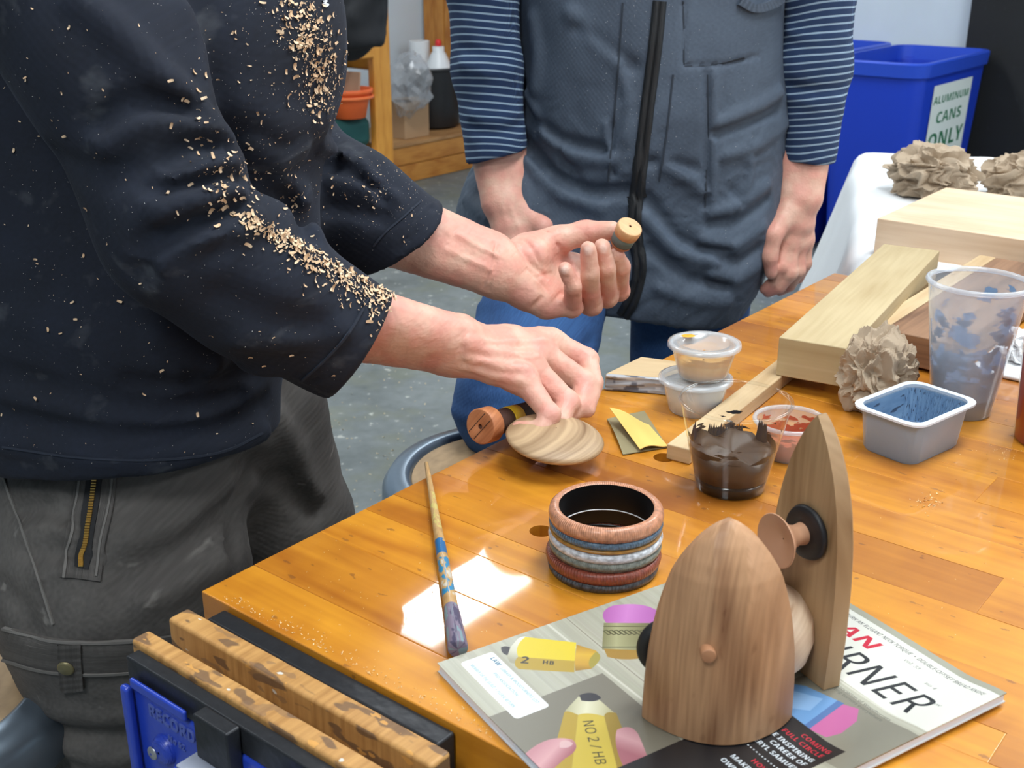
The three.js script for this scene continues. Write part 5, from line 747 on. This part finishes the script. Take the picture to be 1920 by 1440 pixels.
// ---- held pieces
{
  const a = D(900, 800, 0.985), ax = D(985, 778, 1.04).sub(a).normalize(), t = thing('wooden_rattle', 'turned cylinder with a cherry disc end held in the lower hand', 'wood turning', a); t.quaternion.setFromUnitVectors(V(0, 1, 0), ax);
  mesh('disc', addUV(lathe([[0.0025, 0.004], [0.0026, 0], [0.0155, 0], [0.0168, 0.001], [0.0168, 0.015], [0.016, 0.016], [0.0001, 0.016]], 40), (x, y, z) => [x * 5 + y * 2, z * 5 + y * 6]), std([1, 1, 1], 0.5, { map: woodTex([0.56, 0.22, 0.09], [0.34, 0.11, 0.04], { rings: 4, s: 341 }) }), t);
  mesh('hole_liner', lathe([[0.0027, 0.0005], [0.002, 0.003], [0.0001, 0.0035]], 16), std([0.12, 0.04, 0.02], 0.7), t);
  for (const o of [-0.005, 0.0035]) mesh('pencil_line', new THREE.BoxGeometry(0.0006, 0.0004, 0.027).translate(o, -0.0001, 0), std([0.06, 0.03, 0.02], 0.8), t);
  mesh('barrel', lathe([[0.011, 0.016], [0.0118, 0.017], [0.0118, 0.04], [0.0001, 0.04]], 32), std([0.075, 0.038, 0.03], 0.5), t).userData.label = 'dark brown barrel';
  mesh('band', lathe([[0.0118, 0.04], [0.0124, 0.041], [0.0124, 0.055], [0.0001, 0.056]], 32), std([0.72, 0.47, 0.02], 0.45), t).userData.label = 'yellow band'; mesh('tip', lathe([[0.0122, 0.056], [0.0122, 0.085], [0.0001, 0.086]], 32), std([0.01, 0.01, 0.01], 0.5), t).userData.label = 'black tip';
}
{
  const a = D(1182, 424, 1.262), b = D(1146, 488, 1.29), ax = b.clone().sub(a).normalize(), t = thing('wooden_spindle', 'small turned spindle with pale end and grey green band in raised fingers', 'wood turning', a); t.quaternion.setFromUnitVectors(V(0, 1, 0), ax);
  mesh('end', addUV(lathe([[0.0015, 0.003], [0.0016, 0], [0.0128, 0], [0.0142, 0.0012], [0.0146, 0.005], [0.0138, 0.013], [0.0001, 0.014]], 40), (x, y, z) => [x * 4 + y, z * 4 + y]), std([1, 1, 1], 0.5, { map: woodTex([0.72, 0.42, 0.2], [0.55, 0.29, 0.13], { rings: 3, s: 345 }) }), t);
  mesh('hole_liner', lathe([[0.0016, 0.0003], [0.0012, 0.002], [0.0001, 0.0025]], 12), std([0.1, 0.04, 0.02], 0.7), t);
  mesh('band', lathe([[0.0128, 0.0135], [0.0132, 0.0145], [0.0126, 0.025], [0.0001, 0.026]], 36), std([0.13, 0.2, 0.2], 0.5), t).userData.label = 'grey green band'; mesh('shank', lathe([[0.0126, 0.0255], [0.012, 0.029], [0.0075, 0.033], [0.007, 0.05], [0.0001, 0.051]], 32), std([0.4, 0.16, 0.07], 0.45), t).userData.label = 'reddish brown shank';
}
// ================================================================ the onlooker in the grey vest
let vestField;
const person2 = thing('person', 'person in a slate zip vest over a blue striped shirt, one knee on a stool', 'person');
{
  const Z = 1.85;
  const lh = { wrist: D(947, 378, 1.75), elbow: D(925, 210, 1.8), side: V(0.95, 0, -0.2).normalize(), armR: 0.034, fingers: [[D(1012, 462, 1.73), D(1020, 515, 1.74), D(1010, 545, 1.745), D(1000, 560, 1.75)], [D(990, 470, 1.715), D(996, 525, 1.72), D(986, 558, 1.73), D(978, 572, 1.74)], [D(966, 470, 1.712), D(968, 525, 1.715), D(960, 555, 1.725), D(955, 570, 1.735)], [D(942, 460, 1.72), D(940, 508, 1.72), D(936, 535, 1.73), D(932, 548, 1.74)]], thumb: [D(985, 400, 1.74), D(1018, 425, 1.72), D(1030, 455, 1.715), D(1034, 480, 1.715)], pads: [[D(960, 420, 1.735), 0.02]], lines: [[[D(940, 385, 1.72), D(955, 430, 1.7)], 0.0014, 0.004], [[D(955, 385, 1.72), D(978, 440, 1.7)], 0.0014, 0.004]], scale: 1.05 };
  const rh = { wrist: D(1500, 368, 1.8), elbow: D(1517, 205, 1.84), side: V(0.9, 0, 0.3).normalize(), armR: 0.032, fingers: [[D(1468, 455, 1.79), D(1466, 500, 1.775), D(1452, 527, 1.78), D(1434, 542, 1.785)], [D(1482, 462, 1.79), D(1482, 512, 1.775), D(1462, 538, 1.78), D(1440, 548, 1.79)], [D(1497, 462, 1.8), D(1497, 508, 1.79), D(1480, 536, 1.8), D(1462, 546, 1.81)], [D(1510, 452, 1.81), D(1510, 495, 1.805), D(1498, 520, 1.81), D(1484, 532, 1.82)]], thumb: [D(1476, 400, 1.785), D(1450, 440, 1.765), D(1443, 480, 1.76), D(1446, 512, 1.762)], pads: [[D(1490, 415, 1.795), 0.02]], lines: [], scale: 1.0 };
  const fA = handField(lh), fB = handField(rh), spots = [[D(1445, 505, 1.755), 0.012, [0.72, 0.3, 0.25], 0.5], [D(1440, 545, 1.78), 0.014, [0.72, 0.3, 0.25], 0.6], [D(1020, 420, 1.71), 0.014, [0.72, 0.3, 0.25], 0.5]], col = skinColor(spots), geos = [];
  for (const [f, h] of [[fA, lh], [fB, rh]]) { const [lo, hi] = bounds([h.wrist, ...h.fingers.flat(), ...h.thumb, h.wrist.clone().lerp(h.elbow, 0.8)], 0.05); geos.push(addColor(nets(f, lo, hi, 0.003), col)); }
  const cx = D(1215, 200, Z).x, hd = headField(V(cx, 1.645, -1.8), -0.35);
  const s1 = [V(cx - 0.2, 1.4, -Z), D(905, -40, 1.81), D(914, 130, 1.79), D(932, 296, 1.77)], s2 = [V(cx + 0.2, 1.4, -Z), D(1536, -40, 1.84), D(1528, 130, 1.83), D(1516, 300, 1.82)];
  const bt = union([cap(V(cx, 1.33, -Z), V(cx, 0.9, -Z), 0.13, 0.13), cap(V(cx, 1.38, -Z), V(cx, 1.58, -1.82), 0.055, 0.052), cap(V(cx - 0.15, 1.4, -Z), V(cx + 0.15, 1.4, -Z), 0.05, 0.05), chain([...s1.slice(0, 2), lh.elbow], [0.036, 0.034, 0.03]), chain([...s2.slice(0, 2), rh.elbow], [0.036, 0.034, 0.03]), cap(V(cx + 0.08, 0.88, -Z), V(cx + 0.08, 0.06, -Z), 0.08, 0.05), cap(V(cx - 0.1, 0.86, -Z), D(975, 760, 1.54), 0.08, 0.05), cap(D(975, 760, 1.54), V(0.02, 0.68, -1.85), 0.05, 0.04)], 0.05), bf = (x, y, z) => smin(bt(x, y, z), hd.field(x, y, z), 0.03);
  geos.push(addColor(nets(bf, V(cx - 0.36, -0.02, -2.1), V(cx + 0.4, 1.82, -1.42), 0.012), col));
  const body = mergeGeometries(geos); addUV(body, flatUV(9)); mesh('body', body, skinMat(), person2).userData.label = 'bare hands hanging at the sides';
  mesh('hair', nets(hd.hair, V(cx - 0.15, 1.48, -1.96), V(cx + 0.15, 1.82, -1.64), 0.008), std([0.12, 0.1, 0.08], 0.7), person2);
  for (const e of hd.eyes) mesh('eye', new THREE.SphereGeometry(0.011, 16, 12).translate(e.x, e.y, e.z), std([0.7, 0.7, 0.7], 0.2), person2);

  // ---- striped sleeves
  const stripe = dataTex(64, 128, (u, v) => { const n = 0.04 * tn(u, v, 6, 4, 351, 2), a = (v + n) % 1, w = sst(0.3, 0.34, a) - sst(0.56, 0.6, a), f = 0.85 + 0.3 * tn(u, v, 30, 30, 355, 2); return mix3([0.017 * f, 0.048 * f, 0.14 * f], [0.4 * f, 0.56 * f, 0.72 * f], w); });
  const shirtM = std([1, 1, 1], 0.9, { map: stripe, bumpMap: clothBump, bumpScale: 0.0008 });
  const sleeve = (pts, rs, cut, hole, fl) => {
    const c = chain(pts, rs, 0.02), base = (x, y, z) => smax(c(x, y, z), cut(x, y, z), 0.003), fo = folds(base, fl), f = (x, y, z) => { let d = base(x, y, z); if (Math.abs(d) < 0.03) d -= fo(x, y, z) + 0.003 * fbm(x * 16, y * 22, z * 16, 2); return d; };
    const [lo, hi] = bounds(pts, 0.09), g = nets(f, lo, hi, 0.004), ax = pts[pts.length - 1].clone().sub(pts[0]).normalize(), P0 = 0.0102;
    addUV(g, (x, y, z) => { const s = (x - pts[0].x) * ax.x + (y - pts[0].y) * ax.y + (z - pts[0].z) * ax.z; return [x * 6 + z * 4, (s + 0.004 * noise(x * 14, y * 14, z * 14)) / P0]; }); return mesh('sleeve', g, shirtM, person2);
  };
  sleeve(s1, [0.066, 0.053, 0.05, 0.047], planeThrough(D(880, 305, 1.77), D(985, 278, 1.77), D(930, 299, 1.72), D(935, 400, 1.77)), cap(D(926, 250, 1.77), D(940, 360, 1.77), 0.042, 0.042), [[[[868, 90], [905, 100], [950, 85]], -0.004, 0.008], [[[868, 120], [910, 135], [960, 130]], 0.005, 0.01], [[[885, 215], [930, 225], [970, 215]], 0.004, 0.009], [[[885, 240], [935, 250], [972, 240]], -0.004, 0.008]]).userData.label = 'blue and white striped sleeve';
  sleeve(s2, [0.066, 0.055, 0.052, 0.042], planeThrough(D(1475, 300, 1.82), D(1565, 306, 1.82), D(1518, 312, 1.77), D(1515, 400, 1.82)), cap(D(1518, 260, 1.82), D(1512, 360, 1.82), 0.037, 0.037), [[[[1480, 60], [1530, 75], [1585, 70]], 0.004, 0.01], [[[1480, 160], [1530, 170], [1580, 165]], -0.004, 0.008], [[[1480, 185], [1530, 195], [1575, 190]], 0.004, 0.009]]).userData.label = 'blue and white striped sleeve';

  // ---- vest
  const vb = union([ell(D(1222, -40, Z), [0.205, 0.24, 0.145]), ell(D(1217, 200, Z), [0.212, 0.23, 0.16]), ell(D(1205, 400, Z), [0.222, 0.2, 0.158]), ell(D(1110, 440, 1.86), [0.205, 0.16, 0.13]), ell(D(985, 450, 1.86), [0.11, 0.16, 0.145]), ell(D(1215, 520, Z), [0.165, 0.15, 0.155]), cap(V(cx - 0.15, 1.41, -Z), V(cx + 0.15, 1.41, -Z), 0.07, 0.07)], 0.05);
  const hem = planeThrough(D(870, 535, 1.8), D(1180, 603, 1.7), D(1390, 606, 1.78), D(1200, 900, 1.7));
  const base = (x, y, z) => smax(vb(x, y, z), hem(x, y, z), 0.008);
  const q = (l) => l.map(([a, b]) => [a / 2.4 + 820, b / 2.4]);
  const fo = folds(base, [
    [q([[370, 350], [420, 520], [560, 640], [740, 680]]), -0.0165, 0.0097], [q([[400, 430], [480, 600], [620, 700], [780, 720]]), 0.0150, 0.0097], [q([[390, 640], [520, 790], [700, 870], [860, 860]]), -0.0165, 0.0097], [q([[400, 720], [560, 880], [720, 930]]), 0.0135, 0.0090], [q([[640, 120], [760, 220], [880, 300]]), -0.0090, 0.0105], [q([[600, 60], [700, 180], [820, 280]]), 0.0090, 0.0105],
    [q([[1110, 20], [1108, 290]]), -0.0045, 0.0030], [q([[1108, 296], [1300, 290], [1450, 250]]), -0.0045, 0.0030], [q([[1215, 330], [1215, 560], [1205, 980]]), -0.0075, 0.0060], [q([[1240, 340], [1240, 560], [1235, 950]]), 0.0075, 0.0067], [q([[1260, 560], [1400, 500], [1540, 420]]), 0.0135, 0.0097], [q([[1250, 600], [1400, 550], [1550, 480]]), -0.0120, 0.0090], [q([[1290, 700], [1420, 660], [1560, 560]]), 0.0105, 0.0090], [q([[1020, 740], [1120, 800], [1200, 860]]), 0.0120, 0.0097], [q([[960, 730], [1060, 740], [1160, 760]]), -0.0090, 0.0083],
    [q([[940, 900], [1060, 1060], [1160, 1120], [1300, 1130]]), -0.0135, 0.0097], [q([[940, 980], [1080, 1130], [1250, 1180]]), 0.0135, 0.0097], [q([[960, 1120], [1120, 1250], [1300, 1290]]), -0.0120, 0.0090], [q([[1220, 960], [1320, 940], [1480, 830]]), 0.0120, 0.0090], [q([[1240, 1010], [1360, 1000], [1480, 900]]), -0.0120, 0.0083], [q([[1200, 1080], [1330, 1110], [1460, 1020]]), 0.0120, 0.0090], [q([[1260, 1160], [1360, 1180], [1440, 1120]]), -0.0120, 0.0083], [q([[1240, 1230], [1340, 1260], [1430, 1200]]), 0.0120, 0.0083], [q([[1000, 1300], [1150, 1350], [1300, 1360]]), 0.0105, 0.0090], [q([[1330, 860], [1370, 920]]), -0.0090, 0.0060], [q([[1400, 640], [1410, 760], [1390, 860]]), 0.0075, 0.0067], [q([[760, 560], [770, 780]]), 0.0060, 0.0053], [q([[780, 560], [790, 780]]), -0.0060, 0.0045], [q([[820, 300], [860, 450], [850, 620]]), 0.0060, 0.0075], [q([[540, 620], [560, 720], [620, 780]]), -0.0090, 0.0075], [q([[430, 90], [450, 250], [440, 400]]), 0.0090, 0.0120], [q([[150, 760], [200, 860], [260, 930]]), -0.0090, 0.0090], [q([[130, 900], [220, 980]]), 0.0090, 0.0083]]);
  const vest = (x, y, z) => { let d = base(x, y, z); if (Math.abs(d) < 0.03) { const w = fbm(x * 9 + 3 * y, y * 8 - 2 * x, z * 8, 2), r = 1 - Math.abs(noise(x * 17 + 8 * w, y * 15 - 6 * x + 5 * w, z * 15)); d -= fo(x, y, z) + 0.006 * w + 0.0028 * r * r * r * sst(1.15, 0.95, y); } return d; };
  const vg = addUV(nets(vest, V(cx - 0.34, 0.68, -2.06), V(cx + 0.33, 1.52, -1.6), 0.0042), flatUV(2));
  const vt = dataTex(512, 512, (u, v) => { const k = tn(u, v, 5, 5, 361, 4), f = tn(u, v, 140, 140, 365, 2), d = tn(u, v, 60, 60, 369, 2); let c = mix3([0.04, 0.056, 0.085], [0.072, 0.098, 0.14], clamp(0.5 + 0.8 * k + 0.4 * f, 0, 1)); return c; });
  const vm = phys([1, 1, 1], 0.75, { map: vt, sheen: 0.3, sheenColor: lin(0.2, 0.25, 0.33), sheenRoughness: 0.5, bumpMap: clothBump, bumpScale: 0.0006 });
  vestField = vest; const ve = mesh('vest', vg, vm, person2); ve.userData.label = 'creased slate grey zip front vest';
  const blk = std([0.008, 0.009, 0.011], 0.55), zp = [[1237, 2], [1228, 90], [1214, 200], [1202, 300], [1191, 390], [1192, 450], [1199, 500], [1188, 555], [1168, 592]];
  mesh('zipper', ribbon(vest, zp, 13, 0.0045, 8, (t) => 0.45 + 0.75 * Math.abs(Math.sin(2 * Math.PI * t))), blk, ve).userData.label = 'black zipper';
  for (const p of [[[1281, 2], [1282, 60], [1282, 122]], [[1283, 124], [1340, 121], [1395, 108]], [[1327, 140], [1328, 240], [1322, 390]], [[1168, 5], [1158, 140], [1148, 260], [1140, 340]], [[1262, 140], [1250, 250], [1236, 340]]]) mesh('seam', ribbon(vest, p, 1.6, 0.0012, 2), std([0.022, 0.03, 0.045], 0.85), ve);
  mesh('pocket_flap', ribbon(vest, [[1385, 2], [1412, 16], [1440, 10], [1462, -4]], 8, 0.006, 4), vm, ve);

  // ---- jeans
  const kn = D(975, 758, 1.53), jl = union([cap(V(cx - 0.13, 0.83, -1.88), kn, 0.1, 0.092), cap(kn, V(kn.x - 0.01, 0.69, -1.86), 0.082, 0.06), cap(V(cx + 0.08, 0.9, -1.84), V(cx + 0.09, 0.04, -1.86), 0.105, 0.075), ell(V(cx - 0.02, 0.88, -1.87), [0.16, 0.11, 0.11])], 0.03);
  const jf = folds(jl, [[[[860, 560], [900, 575], [960, 570]], 0.005, 0.012], [[[1060, 640], [1090, 660], [1110, 640]], -0.006, 0.01], [[[850, 700], [900, 720], [960, 715]], -0.005, 0.012], [[[850, 770], [890, 790], [930, 780]], 0.006, 0.01], [[[1110, 610], [1130, 660], [1120, 700]], 0.006, 0.01]]);
  const jeans = (x, y, z) => { let d = smax(jl(x, y, z), 0.03 - y, 0.004); if (Math.abs(d) < 0.03) d -= jf(x, y, z) + 0.004 * fbm(x * 12, y * 14, z * 12, 3); return d; };
  const jt = dataTex(512, 512, (u, v) => { const k = tn(u, v, 5, 5, 371, 4), f = tn(u, v, 200, 60, 375, 2), d = tn(u, v, 60, 60, 379, 2); let c = mix3([0.012, 0.05, 0.16], [0.03, 0.1, 0.27], clamp(0.5 + 0.9 * k + 0.7 * f, 0, 1)); return c; });
  mesh('jeans', addUV(nets(jeans, V(cx - 0.36, -0.02, -2.08), V(cx + 0.34, 1.04, -1.4), 0.0065), flatUV(3)), std([1, 1, 1], 0.9, { map: jt, bumpMap: clothBump, bumpScale: 0.0008 }), person2).userData.label = 'mid blue jeans';
  mesh('shoe', rbox(0.1, 0.09, 0.27, 0.035, 4).translate(cx + 0.09, 0.045, -1.82), std([0.05, 0.04, 0.03], 0.7), person2); mesh('shoe', rbox(0.09, 0.2, 0.09, 0.035, 4).translate(kn.x - 0.01, 0.62, -1.95), std([0.05, 0.04, 0.03], 0.7), person2);
}
// ---------------------------------------------------------------- shavings and sawdust
function curl() { const g = new THREE.PlaneGeometry(1, 0.42, 5, 1), p = g.attributes.position; for (let i = 0; i < p.count; i++) { const x = p.getX(i), y = p.getY(i); p.setXYZ(i, 0.5 * Math.sin(x * 2), y * (1 - 1.2 * x * x), 0.25 * (1 - Math.cos(x * 2.4))); } const b = g.clone(); b.translate(0, 0, 0.06); const ix = b.index.array; for (let i = 0; i < ix.length; i += 3) { const t = ix[i]; ix[i] = ix[i + 1]; ix[i + 1] = t; } const m = mergeGeometries([b, g]); m.computeVertexNormals(); return m; }
const shavingMat = std([1, 1, 1], 0.8, { side: THREE.DoubleSide });
function scatter(name, label, list, tones) {
  const im = new THREE.InstancedMesh(curl(), shavingMat, list.length), m = new THREE.Matrix4(), qt = new THREE.Quaternion(), q2 = new THREE.Quaternion();
  list.forEach(([p, n, s], i) => { qt.setFromUnitVectors(V(0, 0, 1), n); q2.setFromEuler(new THREE.Euler(rr(-0.5, 0.5), rr(-0.5, 0.5), rr(0, 6.28))); m.compose(p.clone().addScaledVector(n, s * 0.12), qt.multiply(q2).clone(), V(s, s * rr(0.6, 1.1), s)); im.setMatrixAt(i, m); const c = mix3(tones[0], tones[1], rnd()); im.setColorAt(i, lin(...c)); });
  im.name = numbered(name); im.castShadow = im.receiveShadow = true; im.userData = { kind: 'stuff', label, category: 'shavings' }; scene.add(im);
}
{
  const L = [], drop = (x, y, s) => { if (x < 2 || y < 2) return; const p = hit(shirtField, x, y, 0.6, 1.6); if (!p || p.z < -1.4) return; const n = grad(shirtField, p); L.push([p, n, s]); };
  const sz = () => 0.0013 + 0.0062 * Math.pow(rnd(), 2.6);
  for (let i = 0; i < 620; i++) { const t = rnd(); drop(548 + 72 * t + gauss() * 26, 200 * t - 20 + gauss() * 26, sz()); }
  for (let i = 0; i < 90; i++) drop(600 + gauss() * 22, 190 + gauss() * 35, sz());
  for (let i = 0; i < 90; i++) drop(520 + gauss() * 60, 130 + gauss() * 110, sz() * 0.7);
  for (let i = 0; i < 760; i++) { const t = Math.pow(rnd(), 0.75), w = Math.abs(gauss()) * (14 + 10 * t); drop(440 + 300 * t - w * 0.45 + gauss() * 6, 385 + 172 * t + w * 1.1 - 4, sz()); }
  for (let i = 0; i < 130; i++) drop(430 + gauss() * 36, 345 + gauss() * 42, sz()); for (let i = 0; i < 40; i++) drop(375 + gauss() * 22, 220 + gauss() * 45, sz());
  for (let i = 0; i < 70; i++) drop(560 + gauss() * 30, 370 + gauss() * 50, sz() * 0.8); for (let i = 0; i < 150; i++) drop(rr(0, 640), rr(0, 880), sz() * 0.75); for (let i = 0; i < 120; i++) drop(720 + gauss() * 45, 350 + gauss() * 45, sz() * 0.6);
  scatter('wood_shavings', 'pale wood shavings clinging to the dark navy shirt', L, [[0.84, 0.64, 0.44], [0.66, 0.43, 0.25]]);
  L.length = 0; for (let i = 0; i < 900; i++) drop(rr(0, 640), rr(0, 880), rr(0.0004, 0.001)); for (let i = 0; i < 350; i++) drop(600 + gauss() * 90, 150 + gauss() * 120, rr(0.0004, 0.0011)); for (let i = 0; i < 300; i++) drop(720 + gauss() * 55, 360 + gauss() * 50, rr(0.0004, 0.001));
  scatter('shirt_dust', 'fine whitish wood dust specks on the dark navy shirt', L, [[0.6, 0.56, 0.5], [0.4, 0.38, 0.36]]);
  L.length = 0; for (let i = 0; i < 420; i++) { const x = i < 200 ? 1195 + gauss() * 45 : rr(980, 1460), y = i < 200 ? rr(0, 330) : rr(0, 600), p = hit(vestField, x, y, 1.4, 2.2); if (p) L.push([p, grad(vestField, p), rr(0.0006, 0.0016)]); }
  scatter('vest_dust', 'fine pale wood dust specks on the slate vest', L, [[0.62, 0.62, 0.62], [0.4, 0.42, 0.45]]);
}
{
  const L = [], up = V(0, 1, 0), put = (x, y, s) => { const p = P(x, y, TOP); const r = p.clone().sub(C0); if (r.dot(U) < 0.01 || r.dot(VV) < 0.01) return; L.push([p, up, s]); };
  for (let i = 0; i < 60; i++) put(1740 + gauss() * 16, 945 + gauss() * 9, rr(0.0008, 0.0025)); for (let i = 0; i < 40; i++) put(1870 + gauss() * 30, 845 + gauss() * 12, rr(0.0008, 0.002)); for (let i = 0; i < 130; i++) put(rr(560, 980), rr(880, 1200), rr(0.0005, 0.0016)); for (let i = 0; i < 80; i++) put(rr(1250, 1900), rr(850, 1250), rr(0.0005, 0.0014)); for (let i = 0; i < 40; i++) put(rr(1250, 1500), rr(620, 720), rr(0.0008, 0.002)); for (let i = 0; i < 220; i++) { const t = rnd(); const q = BP(0.02 + 0.26 * t, 0.004 + Math.abs(gauss()) * 0.006, TOP); L.push([q, up, rr(0.0006, 0.002)]); }
  scatter('sawdust', 'fine pale sawdust scattered over the bench top', L, [[0.8, 0.6, 0.34], [0.7, 0.45, 0.2]]);
}
{
  const L = [], up = V(0, 1, 0); for (let i = 0; i < 260; i++) { const p = P(rr(540, 900), rr(560, 960), 0); L.push([p, up, rr(0.003, 0.009)]); }
  scatter('floor_shavings', 'sparse wood shavings lying on the concrete floor', L, [[0.7, 0.6, 0.42], [0.5, 0.4, 0.26]]);
}
console.log('built');
renderer.render(scene, camera);
